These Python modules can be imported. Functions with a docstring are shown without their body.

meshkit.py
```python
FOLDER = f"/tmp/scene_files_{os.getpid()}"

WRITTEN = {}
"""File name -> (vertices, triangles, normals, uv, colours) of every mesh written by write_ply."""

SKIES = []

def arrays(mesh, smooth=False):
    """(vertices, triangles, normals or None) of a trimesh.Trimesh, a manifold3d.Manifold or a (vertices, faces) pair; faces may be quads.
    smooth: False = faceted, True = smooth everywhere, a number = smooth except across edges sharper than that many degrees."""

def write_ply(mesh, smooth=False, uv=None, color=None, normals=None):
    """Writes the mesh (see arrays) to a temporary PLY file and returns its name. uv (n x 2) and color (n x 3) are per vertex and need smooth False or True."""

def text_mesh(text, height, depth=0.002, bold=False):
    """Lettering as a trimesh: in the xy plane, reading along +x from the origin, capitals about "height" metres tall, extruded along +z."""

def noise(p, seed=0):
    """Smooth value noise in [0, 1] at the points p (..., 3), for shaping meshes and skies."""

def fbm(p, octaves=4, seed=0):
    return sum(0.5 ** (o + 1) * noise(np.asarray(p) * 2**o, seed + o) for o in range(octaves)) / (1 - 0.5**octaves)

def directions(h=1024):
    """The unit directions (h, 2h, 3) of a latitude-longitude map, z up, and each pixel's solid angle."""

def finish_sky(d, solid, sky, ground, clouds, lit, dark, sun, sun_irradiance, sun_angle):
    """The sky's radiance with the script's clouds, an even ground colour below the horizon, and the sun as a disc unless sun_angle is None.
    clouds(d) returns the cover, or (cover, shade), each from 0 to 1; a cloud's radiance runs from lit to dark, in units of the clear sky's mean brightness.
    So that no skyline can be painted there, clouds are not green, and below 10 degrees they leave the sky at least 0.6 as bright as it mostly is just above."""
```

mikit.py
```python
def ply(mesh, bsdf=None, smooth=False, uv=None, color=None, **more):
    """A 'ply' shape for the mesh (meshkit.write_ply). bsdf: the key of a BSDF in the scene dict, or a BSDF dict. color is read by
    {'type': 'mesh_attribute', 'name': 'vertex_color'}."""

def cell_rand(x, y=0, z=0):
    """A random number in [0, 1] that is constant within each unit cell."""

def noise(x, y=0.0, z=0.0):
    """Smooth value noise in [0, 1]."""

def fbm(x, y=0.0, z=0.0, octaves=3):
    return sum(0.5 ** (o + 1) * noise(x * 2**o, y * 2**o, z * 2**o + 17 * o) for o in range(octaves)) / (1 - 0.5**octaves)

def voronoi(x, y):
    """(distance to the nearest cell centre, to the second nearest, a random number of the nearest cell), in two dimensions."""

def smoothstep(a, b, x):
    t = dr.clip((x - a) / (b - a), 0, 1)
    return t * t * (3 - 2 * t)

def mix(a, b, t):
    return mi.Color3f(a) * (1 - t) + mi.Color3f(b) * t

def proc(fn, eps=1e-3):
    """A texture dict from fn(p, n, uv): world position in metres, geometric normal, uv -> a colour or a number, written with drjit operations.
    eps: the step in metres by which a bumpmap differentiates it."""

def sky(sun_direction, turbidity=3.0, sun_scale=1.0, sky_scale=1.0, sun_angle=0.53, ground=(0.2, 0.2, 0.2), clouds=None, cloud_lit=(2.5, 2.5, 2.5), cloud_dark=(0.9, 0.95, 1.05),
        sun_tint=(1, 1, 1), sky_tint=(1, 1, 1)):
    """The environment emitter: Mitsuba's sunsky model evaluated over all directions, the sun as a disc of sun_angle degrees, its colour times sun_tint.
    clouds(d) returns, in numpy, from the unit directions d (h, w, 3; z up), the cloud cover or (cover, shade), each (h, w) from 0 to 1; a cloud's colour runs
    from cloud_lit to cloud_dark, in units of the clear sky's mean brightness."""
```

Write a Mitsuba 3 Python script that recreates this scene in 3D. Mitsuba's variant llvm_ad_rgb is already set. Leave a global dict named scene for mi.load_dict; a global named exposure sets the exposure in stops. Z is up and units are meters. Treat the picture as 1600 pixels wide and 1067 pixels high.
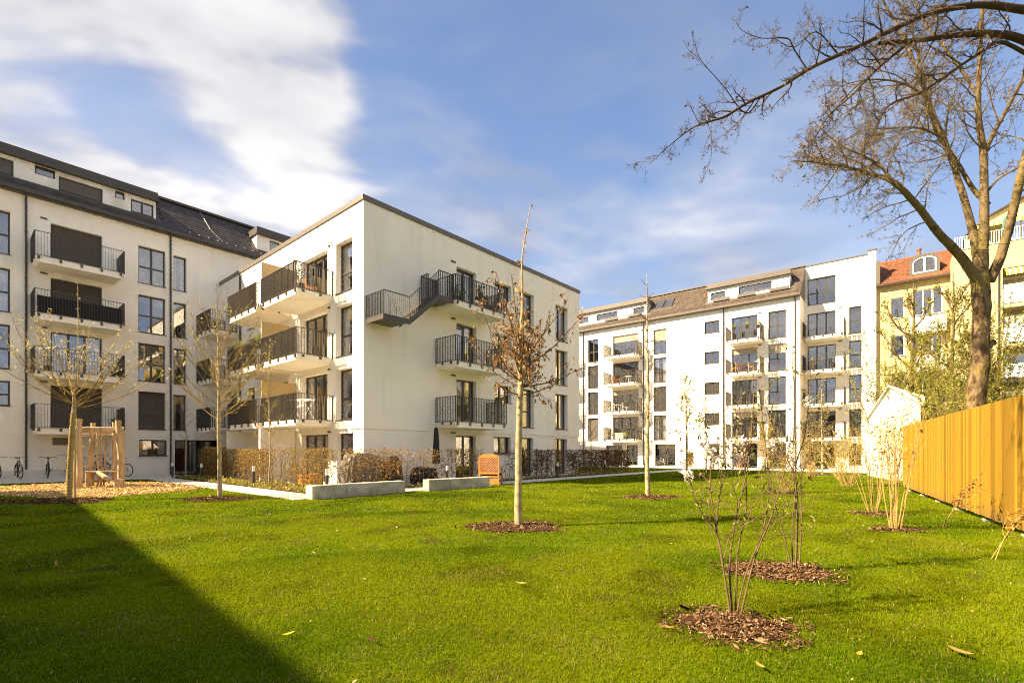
import math, random
import numpy as np
import trimesh, shapely
from shapely.geometry import Polygon, box as sbox, Point
import drjit as dr
import mitsuba as mi
import mikit, meshkit
from mikit import proc, noise, fbm, smoothstep, mix, cell_rand

T = mi.ScalarTransform4f
# ------------------------------------------------------------------ camera, sky, exposure
YAW = math.radians(40.974)          # view direction, measured from +X towards +Y
EYE = np.array([0.0, 0.0, 1.55])
FWD = np.array([math.cos(YAW), math.sin(YAW), 0.0])
exposure = 4.1
SUN = (-1.36, 0.945, 1.25)


def sky_clouds(d):
    """Broken high spring cloud: a big brushed bank to the north-west, fibrous veils and smaller banks all round."""
    az = np.arctan2(d[..., 1], d[..., 0]) - math.radians(40.974)      # + = towards the left wing
    az = np.degrees(np.arctan2(np.sin(az), np.cos(az)))
    el = np.degrees(np.arcsin(np.clip(d[..., 2], -1, 1)))
    F = meshkit.fbm
    low1, low2 = F(d * 2.6 + 5, 3, 3) - .5, F(d * 2.6 + 15, 3, 9) - .5
    a, e = az + 13 * low1 + 3.0 * (F(d * 9 + 4, 3, 21) - .5), el + 11 * low2 + 3.0 * (F(d * 9 + 8, 3, 22) - .5)
    # fibres: noise stretched along a gently turning wind direction (in the horizontal plane of the cloud layer)
    h = np.maximum(d[..., 2:3], .09)
    p = d[..., :2] / (h + .12)
    p = p + .35 * np.stack([F(d * 3 + 31, 3, 1) - .5, F(d * 3 + 47, 3, 2) - .5], -1)
    s, t = p[..., 0] * .80 - p[..., 1] * .60, p[..., 0] * .60 + p[..., 1] * .80
    fib = .72 * F(np.stack([s * 2.0, t * 4.0, 0 * s], -1) + 9, 7, 5) + .28 * F(np.stack([s * 7.0 + t * 2, t * 12.0, 0 * s], -1) + 19, 6, 15)
    puff = F(np.stack([s * 3.2, t * 3.6, 0 * s], -1) + 2, 5, 14)

    def blob(a0, e0, sa, se, p=1.6):
        return np.exp(-(np.abs((a - a0) / sa) ** (2 * p) + np.abs((e - e0) / se) ** (2 * p)))
    bank = blob(24.5, 34, 9.5, 8.0, 1.4) + blob(33, 42, 15, 8, 2) + .9 * blob(47, 28, 10, 7) + .72 * blob(30, 21.5, 12, 4.0, 1.3) + .8 * blob(50, 40, 14, 10)
    bank = np.clip(bank, 0, 1) - .42 * blob(39, 29.5, 6, 3.0, 1.2) - .45 * blob(33, 26.8, 8, 1.6, 1.2) - .30 * blob(49, 37, 5, 3, 1.2)
    far = np.clip((np.abs(az) - 58) / 20, 0, 1) + np.clip((el - 50) / 14, 0, 1)        # the same broken cloud outside the picture
    bank = bank * (1 - np.clip(far, 0, 1)) + np.clip(far, 0, 1) * np.clip((F(d * 2.1 + 77, 4, 33) - .38) * 6, 0, 1)
    m = bank * 1.05 + (fib - .5) * 1.25 + (puff - .5) * .75
    thick = np.clip((m - .30) / .70, 0, 1); thick = thick * thick * (3 - 2 * thick)
    veil = np.clip(.10 + (fib - .36) * 1.5, 0, .85) * np.clip(.62 + (34 - el) / 50, .45, 1)
    hz = np.clip((24 - el) / 24, 0, 1) ** 1.1 * .60
    wisp = .85 * blob(-24.5, 17.5, 5.5, 4.0, 1.0) * np.clip(puff * 2.6 - .6, 0, 1) + .45 * blob(3, 27, 9, 7, 1.0) * np.clip(fib * 2.6 - .8, 0, 1) + .4 * blob(-12, 30, 12, 8, 1.0) * np.clip(fib * 2.6 - .9, 0, 1) + .35 * blob(-4, 21, 10, 3, 1.0) * np.clip(puff * 2.2 - .55, 0, 1)
    left = .46 * blob(36, 20.5, 20, 7.5, 1.1) * np.clip(.35 + fib * 1.2, 0, 1)
    cover = 1 - (1 - .88 * thick) * (1 - veil * .72) * (1 - hz) * (1 - np.clip(left, 0, .85)) * (1 - np.clip(wisp, 0, .8))
    shade = np.clip(.86 - .46 * thick - (puff - .5) * 1.3 - (fib - .5) * .8, 0, 1)
    return cover, shade


scene = {
    "type": "scene",
    "camera": {"type": "perspective", "to_world": T().look_at(origin=EYE.tolist(), target=(EYE + FWD).tolist(), up=[0, 0, 1]),
               "fov": 92.246, "fov_axis": "x", "principal_point_offset_y": -0.1607, "near_clip": 0.05, "far_clip": 3000.0},
    "sky": mikit.sky(SUN, turbidity=3, sun_angle=0.53, sun_scale=0.68, sky_scale=0.445, ground=(0.10, 0.13, 0.05), clouds=sky_clouds, cloud_lit=(2.15, 2.06, 1.97), cloud_dark=(0.90, 0.89, 0.97),
                     sun_tint=(1.04, 0.99, 0.88), sky_tint=(1.10, 0.915, 0.94)),
}
labels = {}


# ------------------------------------------------------------------ naming helpers
def numbered(key):
    if key not in used:
        used.add(key); return key
    k = 1
    while f"{key}_{k:03d}" in used: k += 1
    used.add(f"{key}_{k:03d}"); return f"{key}_{k:03d}"


used = set()


def thing(name, label, cat, group=None, kind=None):
    key = numbered(name)
    labels[key] = {"label": label, "category": cat}
    if group: labels[key]["group"] = group
    if kind: labels[key]["kind"] = kind
    return key


def structure(name, label=None):
    key = numbered(name)
    labels[key] = {"kind": "structure", "label": label or name.replace("_", " ")}
    return key


def put(key, mesh, mat, smooth=False, uv=None, color=None):
    scene[key] = mikit.ply(mesh, mat, smooth=smooth, uv=uv, color=color)
    return key


def part(parent, name, mesh, mat, smooth=False, uv=None, color=None, label=None, kind=None):
    key = numbered(f"{parent}__{name}")
    put(key, mesh, mat, smooth, uv, color)
    if label or kind:
        labels[key] = {k: v for k, v in (("label", label), ("kind", kind)) if v}
    return key


# ------------------------------------------------------------------ frames: (along the facade, depth into the building, height)
PHI = math.radians(2.8547)
RN, RT = np.array([math.cos(PHI), math.sin(PHI)]), np.array([-math.sin(PHI), math.cos(PHI)])


class Frame:
    def __init__(s, o, ta, tb):
        s.o, s.ta, s.tb = np.array(o, float), np.array(ta, float), np.array(tb, float)
        s.flip = ta[0] * tb[1] - ta[1] * tb[0] < 0

    def __call__(s, v):
        v = np.asarray(v, float)
        xy = s.o + v[:, :1] * s.ta + v[:, 1:2] * s.tb
        return np.hstack([xy, v[:, 2:3]])


LF = Frame((0, 36.16), (1, 0), (0, 1))          # dark-roofed block, facing -Y
MF = Frame((0, 19.03), (1, 0), (0, 1))          # flat-roofed block, front facing -Y
ML = Frame((12.0, 0), (0, 1), (1, 0))           # flat-roofed block, long side facing -X
RF = Frame(RN * 48.78, RT, RN)                  # brown-roofed block
WF = Frame((0, 0), (1, 0), (0, 1))              # plain world axes


class MB:
    """collects pieces of one mesh in a local frame"""
    def __init__(s, frame=WF):
        s.v, s.f, s.u, s.n, s.F = [], [], [], 0, frame

    def add(s, v, f, u=None):
        v = np.asarray(v, float); f = np.asarray(f, int)
        if f.shape[1] == 4: f = np.vstack([f[:, [0, 1, 2]], f[:, [0, 2, 3]]])
        s.v.append(v); s.f.append(f + s.n); s.n += len(v)
        s.u.append(np.zeros((len(v), 2)) if u is None else np.broadcast_to(np.asarray(u, float), (len(v), 2)))
        return s

    def box(s, a0, a1, b0, b1, z0, z1, u=None):
        v = np.array([[a, b, z] for a in (a0, a1) for b in (b0, b1) for z in (z0, z1)])
        return s.add(v, BOXF, u)

    def cbox(s, a0, a1, b0, b1, z0, z1, c=.01, u=None):
        """box with chamfered edges"""
        pts = []
        for a, da in ((a0, c), (a1, -c)):
            for b, db in ((b0, c), (b1, -c)):
                for z, dz in ((z0, c), (z1, -c)):
                    pts += [[a, b + db, z + dz], [a + da, b, z + dz], [a + da, b + db, z]]
        h = trimesh.convex.convex_hull(np.array(pts))
        return s.add(h.vertices, h.faces, u)

    def hull(s, pts, u=None):
        h = trimesh.convex.convex_hull(np.array(pts, float))
        return s.add(h.vertices, h.faces, u)

    def bar(s, p, q, w, d=None, up=(0, 0, 1), u=None):
        """rectangular bar from p to q, w across, d in the up-ish direction"""
        p, q = np.array(p, float), np.array(q, float); d = w if d is None else d
        t = q - p; t /= np.linalg.norm(t)
        x = np.cross(t, up)
        if np.linalg.norm(x) < 1e-6: x = np.cross(t, (1, 0, 0))
        x /= np.linalg.norm(x); y = np.cross(x, t)
        v = [o + i * x * w / 2 + j * y * d / 2 for o in (p, q) for i in (-1, 1) for j in (-1, 1)]
        return s.add(v, BOXF, u)

    def quad(s, pts, u=None):
        return s.add(pts, [[0, 1, 2, 3]], u)

    def tube(s, pts, r, sides=6, u=None, cap=True):
        v, f = tube(pts, r, sides, cap)
        return s.add(v, f, u)

    def lathe(s, prof, n=16, at=(0, 0, 0), u=None):
        prof = np.array(prof, float); ang = np.arange(n) * 2 * np.pi / n
        v = np.stack([prof[:, None, 0] * np.cos(ang), prof[:, None, 0] * np.sin(ang), np.repeat(prof[:, 1:2], n, 1)], -1).reshape(-1, 3) + at
        i, j = np.meshgrid(np.arange(len(prof) - 1), np.arange(n), indexing="ij")
        q = np.stack([i * n + j, i * n + (j + 1) % n, (i + 1) * n + (j + 1) % n, (i + 1) * n + j], -1).reshape(-1, 4)
        return s.add(v, q, u)

    def mesh(s):
        v = s.F(np.vstack(s.v)); f = np.vstack(s.f)
        if s.F.flip: f = f[:, ::-1]
        return v, f

    def build(s, parent, name, mat, smooth=False, label=None, kind=None, useuv=False):
        uv = np.vstack(s.u) if useuv else None
        return part(parent, name, s.mesh(), mat, smooth, uv=uv, label=label, kind=kind)

    def top(s, key, mat, smooth=False, useuv=False):
        return put(key, s.mesh(), mat, smooth, uv=np.vstack(s.u) if useuv else None)


BOXF = np.array([[0, 1, 3, 2], [4, 6, 7, 5], [0, 4, 5, 1], [2, 3, 7, 6], [0, 2, 6, 4], [1, 5, 7, 3]])


def tube(points, radii, sides=5, cap=True):
    p = np.asarray(points, float)
    t = np.gradient(p, axis=0); t /= np.linalg.norm(t, axis=1, keepdims=True) + 1e-12
    ref = np.array([0, 0, 1.0]) if abs(t[:, 2]).mean() < .8 else np.array([1.0, 0, 0])
    a = np.cross(t, ref); a /= np.linalg.norm(a, axis=1, keepdims=True) + 1e-12
    b, ang = np.cross(t, a), np.arange(sides) * 2 * np.pi / sides
    r = np.broadcast_to(np.asarray(radii, float), (len(p),))
    v = p[:, None] + r[:, None, None] * (np.cos(ang)[None, :, None] * a[:, None] + np.sin(ang)[None, :, None] * b[:, None])
    i, j = np.meshgrid(np.arange(len(p) - 1), np.arange(sides), indexing="ij")
    q = np.stack([i * sides + j, i * sides + (j + 1) % sides, (i + 1) * sides + (j + 1) % sides, (i + 1) * sides + j], -1).reshape(-1, 4)
    f = np.vstack([q[:, [0, 1, 2]], q[:, [0, 2, 3]]])
    v = v.reshape(-1, 3)
    if cap and sides > 3:
        for base, rev in ((0, True), ((len(p) - 1) * sides, False)):
            k = np.arange(1, sides - 1)
            c = np.stack([np.full_like(k, base), base + k, base + k + 1], 1)
            f = np.vstack([f, c[:, ::-1] if rev else c])
    return v, f


def poly_prism(poly, z0, z1):
    """horizontal sheet or slab from a shapely polygon"""
    m = trimesh.creation.extrude_polygon(poly, z1 - z0, engine="earcut")
    m.apply_translation([0, 0, z0]); return m


def wall_mesh(F, outline, holes, b0, b1):
    """upright wall: outline in (along, z), rectangular holes, between the depths b0 and b1"""
    p = Polygon(outline)
    for h in holes: p = p.difference(sbox(*h))
    out = MB(F)
    for g in getattr(p, "geoms", [p]):
        m = trimesh.creation.extrude_polygon(g, b1 - b0, engine="earcut")
        v = np.stack([m.vertices[:, 0], m.vertices[:, 2] + b0, m.vertices[:, 1]], 1)
        out.add(v, m.faces[:, ::-1])
    return out


def rect(a0, a1, z0, z1): return [(a0, z0), (a1, z0), (a1, z1), (a0, z1)]


# ------------------------------------------------------------------ materials
def mat(key, d, two=True):
    scene[key] = {"type": "twosided", "bsdf": d} if two else d
    return key


def rgb(*c): return {"type": "rgb", "value": list(c)}


def princ(c, rough=.6, **kw): return {"type": "principled", "base_color": c if isinstance(c, dict) else rgb(*c), "roughness": rough, **kw}


def plaster_fn(p, n, uv):
    a = fbm(p.x * .45, p.y * .45, p.z * .5, 4)
    s = fbm(p.x * 2.2 + p.y * 2.2, p.z * .25, 3.1, 3)
    g = noise(p.x * 60, p.y * 60, p.z * 60)
    c = mix((.885, .845, .755), (.845, .80, .71), smoothstep(.36, .74, a))
    return c * (1 - .08 * smoothstep(.52, .8, s)) * (.965 + .07 * g)


mat("m_plaster", {"type": "diffuse", "reflectance": proc(plaster_fn)})
mat("m_plinth", {"type": "diffuse", "reflectance": proc(lambda p, n, uv: plaster_fn(p, n, uv) * (.97 - .10 * smoothstep(.9, .0, p.z + .5 * fbm(p.x * 1.5, p.y * 1.5, 0., 3))))})
mat("m_yellow", {"type": "diffuse", "reflectance": proc(lambda p, n, uv: mix((.52, .45, .26), (.45, .385, .21), fbm(p.x * .7, p.y * .7, p.z * .7, 4)))})
mat("m_cream", {"type": "diffuse", "reflectance": proc(lambda p, n, uv: mix((.57, .51, .30), (.51, .45, .25), fbm(p.x * .5, p.y * .5, p.z * .5, 4)))})
mat("m_whitewall", {"type": "diffuse", "reflectance": proc(lambda p, n, uv: mix(mix((.80, .78, .73), (.64, .61, .55), smoothstep(.36, .75, fbm(p.x * 1.2, p.y * 1.2, p.z * .8, 4))), (.36, .33, .25), .6 * smoothstep(.9, .0, p.z + .7 * fbm(p.x * 2, p.y * 2, 1., 3))))})
mat("m_concrete", princ(proc(lambda p, n, uv: mix(mix((.48, .45, .38), (.33, .30, .24), smoothstep(.3, .72, fbm(p.x * 2.5, p.y * 2.5, p.z * 2.5, 4))), (.22, .20, .15), .55 * smoothstep(.58, .75, fbm(p.x * 5, p.y * 5, p.z * 1.2 + 9, 4)) + .35 * smoothstep(.18, .0, p.z)) * (.93 + .14 * noise(p.x * 45, p.y * 45, p.z * 45)) * (.9 + .2 * uv.x)), .85))
mat("m_paving", princ(proc(lambda p, n, uv: mix((.44, .42, .38), (.36, .34, .30), fbm(p.x * 1.1, p.y * 1.1, 0., 4)) * (.9 + .2 * noise(p.x * 25, p.y * 25, 0.))), .85))
mat("m_anthracite", princ(proc(lambda p, n, uv: mix((.045, .040, .034), (.058, .052, .044), noise(p.x * 3, p.y * 3, p.z * 3))), .45))
mat("m_frame", princ((.050, .042, .034), .4))
mat("m_shutter", princ(proc(lambda p, n, uv: mix((.085, .070, .056), (.10, .084, .068), noise(p.x * .7, p.y * .7, p.z * 4))), .5))
mat("m_lightshutter", princ((.42, .38, .31), .55))
mat("m_roofdark", princ(proc(lambda p, n, uv: mix((.034, .026, .023), (.060, .048, .042), uv.x) * (.85 + .3 * noise(p.x * 7, p.y * 7, p.z * 7))), .6))
mat("m_roofbrown", princ(proc(lambda p, n, uv: mix((.060, .045, .033), (.096, .073, .054), uv.x) * (.85 + .3 * noise(p.x * 7, p.y * 7, p.z * 7))), .7))
mat("m_roofred", princ(proc(lambda p, n, uv: mix((.215, .080, .030), (.125, .048, .024), uv.x) * (.75 + .5 * fbm(p.x * 1.4, p.y * 1.4, p.z * 1.4, 3))), .75))
mat("m_coping", princ((.115, .098, .08), .45))
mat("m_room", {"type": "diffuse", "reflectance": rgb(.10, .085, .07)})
mat("m_curtain", {"type": "diffuse", "reflectance": rgb(.62, .60, .56)})
mat("m_screen", princ((.50, .36, .16), .6))
mat("m_white", princ((.78, .77, .74), .45))
mat("m_glassgreen", princ((.32, .42, .40), .15))
scene["m_glass"] = {"type": "blendbsdf", "weight": 0.24, "a": {"type": "thindielectric", "int_ior": 1.5}, "b": {"type": "conductor", "material": "none", "specular_reflectance": rgb(.95, .97, 1.0)}}
mat("m_black", princ((.018, .017, .016), .55))
mat("m_blackcloth", princ((.020, .020, .022), .9))
mat("m_tarp", princ(proc(lambda p, n, uv: mix((.085, .078, .066), (.14, .128, .108), fbm(p.x * 4, p.y * 4, p.z * 4, 3))), .5))
mat("m_steel", princ((.45, .45, .46), .35, metallic=.8))
mat("m_orangewood", princ(proc(lambda p, n, uv: mix((.50, .21, .035), (.40, .155, .028), noise(p.x * 5, p.y * 5, p.z * 25))), .5))
mat("m_rustwood", princ(proc(lambda p, n, uv: mix((.20, .065, .025), (.30, .10, .035), fbm(p.x * 3, p.y * 3, p.z * 12, 3))), .6))
mat("m_warmwood", princ(proc(lambda p, n, uv: mix((.38, .19, .07), (.28, .13, .05), noise(p.x * 6, p.y * 6, p.z * 30))), .55))


def fence_fn(p, n, uv):
    g = fbm(p.x * 26 + uv.x * 40, p.y * 26 + uv.x * 17, p.z * 1.1 + uv.x * 9, 4)
    streak = fbm(p.x * 70 + uv.x * 13, p.y * 70, p.z * .5 + uv.x * 5, 2)
    c = mix((.200, .108, .006), (.27, .160, .012), g)
    c = mix(c, (.26, .095, .010), smoothstep(.62, .8, streak) * .6)
    k, _, kr = mikit.voronoi(p.x * 7.2, p.z * 1.7 + uv.x * 6)
    c = mix(c, (.10, .040, .006), smoothstep(.085, .04, k) * smoothstep(.45, .5, kr) * .8)
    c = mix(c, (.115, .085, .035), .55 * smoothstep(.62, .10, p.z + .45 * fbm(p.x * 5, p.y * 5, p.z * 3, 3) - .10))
    return c * (.62 + .70 * uv.y)


mat("m_fence", princ(proc(fence_fn), .8, specular=.25))


def robinia_fn(p, n, uv):
    g = fbm(p.x * 14, p.y * 14, p.z * 1.6, 4)
    return mix((.50, .37, .21), (.31, .21, .11), smoothstep(.35, .75, g))


mat("m_robinia", princ(proc(robinia_fn), .75))


def bark_fn(p, n, uv):
    g = fbm(p.x * 9, p.y * 9, p.z * 3.0, 4)
    m = smoothstep(.5, .7, fbm(p.x * 2.0, p.y * 2.0, p.z * 1.2 + 7, 3))
    return mix(mix((.21, .155, .085), (.075, .050, .028), smoothstep(.35, .68, g)), (.24, .19, .055), m * .6)


mat("m_bark", {"type": "bumpmap", "scale": 1.0, "arbitrary": proc(lambda p, n, uv: .06 * fbm(p.x * 12, p.y * 12, p.z * 5, 4), eps=.01), "bsdf": {"type": "diffuse", "reflectance": proc(bark_fn)}})
mat("m_limb", {"type": "bumpmap", "scale": 1.0, "arbitrary": proc(lambda p, n, uv: .03 * fbm(p.x * 14, p.y * 14, p.z * 7, 3), eps=.01), "bsdf": {"type": "diffuse", "reflectance": proc(lambda p, n, uv: mix(mix((.185, .140, .075), (.085, .060, .034), smoothstep(.4, .72, fbm(p.x * 7, p.y * 7, p.z * 4, 4))), (.21, .17, .05), .5 * smoothstep(.5, .7, fbm(p.x * 2, p.y * 2, p.z * 1.5 + 3, 3))))}})
mat("m_palebark", {"type": "diffuse", "reflectance": proc(lambda p, n, uv: mix((.44, .36, .22), (.27, .205, .12), smoothstep(.4, .75, fbm(p.x * 16, p.y * 16, p.z * 9, 4))))})
mat("m_reed", {"type": "diffuse", "reflectance": proc(lambda p, n, uv: mix((.46, .345, .14), (.30, .21, .08), noise(p.x * 30, p.y * 30, p.z * 8)))})
mat("m_twig", {"type": "diffuse", "reflectance": proc(lambda p, n, uv: mix((.115, .078, .045), (.19, .135, .075), noise(p.x * 9, p.y * 9, p.z * 9)))})
mat("m_goldtwig", {"type": "diffuse", "reflectance": proc(lambda p, n, uv: mix((.42, .30, .11), (.26, .175, .07), noise(p.x * 9, p.y * 9, p.z * 9)))})
mat("m_darktwig", {"type": "diffuse", "reflectance": proc(lambda p, n, uv: mix((.075, .054, .036), (.15, .115, .05), smoothstep(.5, .75, fbm(p.x * 3, p.y * 3, p.z * 3, 3))))})
scene["m_leaf"] = {"type": "principledthin", "base_color": {"type": "mesh_attribute", "name": "vertex_color"}, "roughness": .6, "diff_trans": .7, "spec_trans": 0.0}
scene["m_grass"] = {"type": "principledthin", "base_color": {"type": "mesh_attribute", "name": "vertex_color"}, "roughness": .55, "diff_trans": .8, "spec_trans": 0.0}
mat("m_chip", {"type": "diffuse", "reflectance": {"type": "mesh_attribute", "name": "vertex_color"}})
mat("m_lawn", {"type": "diffuse", "reflectance": proc(lambda p, n, uv: mix(mix((.095, .130, .005), (.14, .17, .007), fbm(p.x * .5, p.y * .5, 0., 4)), (.075, .070, .022), smoothstep(.55, .8, fbm(p.x * 3, p.y * 3, 5., 3))))})
mat("m_ground", {"type": "diffuse", "reflectance": proc(lambda p, n, uv: mix((.10, .11, .045), (.14, .125, .07), fbm(p.x * .2, p.y * .2, 0., 4)))})
mat("m_soil", {"type": "diffuse", "reflectance": proc(lambda p, n, uv: mix((.06, .042, .026), (.115, .085, .05), fbm(p.x * 6, p.y * 6, 0., 4)))})
# ------------------------------------------------------------------ ground
def sheet(key, poly, z, matname, dens=None):
    m = trimesh.creation.triangulate_polygon(poly, engine="earcut")
    v = np.hstack([np.asarray(m[0]), np.full((len(m[0]), 1), z)])
    n = np.asarray(m[1])
    put(key, (v, n), matname)


def blobpoly(cx, cy, rx, ry, seed, rot=0., n=40, rough=.16):
    t = np.linspace(0, 2 * np.pi, n, endpoint=False)
    r = 1 + rough * 2 * (meshkit.fbm(np.stack([np.cos(t) * 1.7 + seed, np.sin(t) * 1.7, t * 0 + seed * .37], -1), 3, seed) - .5)
    x, y = rx * r * np.cos(t), ry * r * np.sin(t)
    c, s = math.cos(rot), math.sin(rot)
    return Polygon(np.stack([cx + c * x - s * y, cy + s * x + c * y], 1))


sheet(structure("ground", "open ground around the courtyard"), sbox(-900, -900, 900, 900), -.05, "m_ground")
LAWN = sbox(-16, -9, 42.4, 33.3)
sheet(structure("lawn", "green courtyard lawn"), LAWN, -.004, "m_lawn")
PATH = Polygon([(7.25, 15.45), (42.6, 15.3), (42.6, 16.6), (8.5, 16.75), (8.5, 33.2), (7.25, 33.2)])
put(structure("path", "pale concrete garden path"), poly_prism(PATH, -.03, .02), "m_paving")
FORE = Polygon([(42.6, -2), (48.6, -2), (47, 33), (42.0, 33), (42.6, 16)])
put(structure("pavement", "paved strip before the brown roofed block"), poly_prism(FORE, -.03, .024), "m_paving")
TERR = Polygon([(10.05, 17.65), (30, 17.65), (30, 19.2), (12.2, 19.2), (12.2, 33.2), (10.05, 33.2)])
put(structure("pavement", "garden terrace paving of the flat roofed block"), poly_prism(TERR, -.03, .028), "m_paving")
BED = Polygon([(8.5, 16.75), (34, 16.62), (34, 17.6), (10.05, 17.65), (10.05, 33.4), (8.5, 33.4)])
put(structure("planting_bed", "planting bed under the hedges"), poly_prism(BED, -.03, .012), "m_soil")
# the cycle stand rises towards the dark roofed block
gx, gy = np.meshgrid(np.linspace(-4, 12.2, 61), np.linspace(33.0, 36.3, 16), indexing="ij")


def stand_z(x, y):
    s = np.clip((7.4 - x) / 2.6, 0, 1); s = s * s * (3 - 2 * s)
    return .026 + .52 * np.clip((y - 33.0) / 3.0, 0, 1) * s


i_, j_ = np.meshgrid(np.arange(60), np.arange(15), indexing="ij")
put(structure("pavement", "sloping concrete cycle stand before the dark roofed block"),
    (np.stack([gx, gy, stand_z(gx, gy)], -1).reshape(-1, 3), np.stack([i_ * 16 + j_, (i_ + 1) * 16 + j_, (i_ + 1) * 16 + j_ + 1, i_ * 16 + j_ + 1], -1).reshape(-1, 4)), "m_paving")


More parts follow.
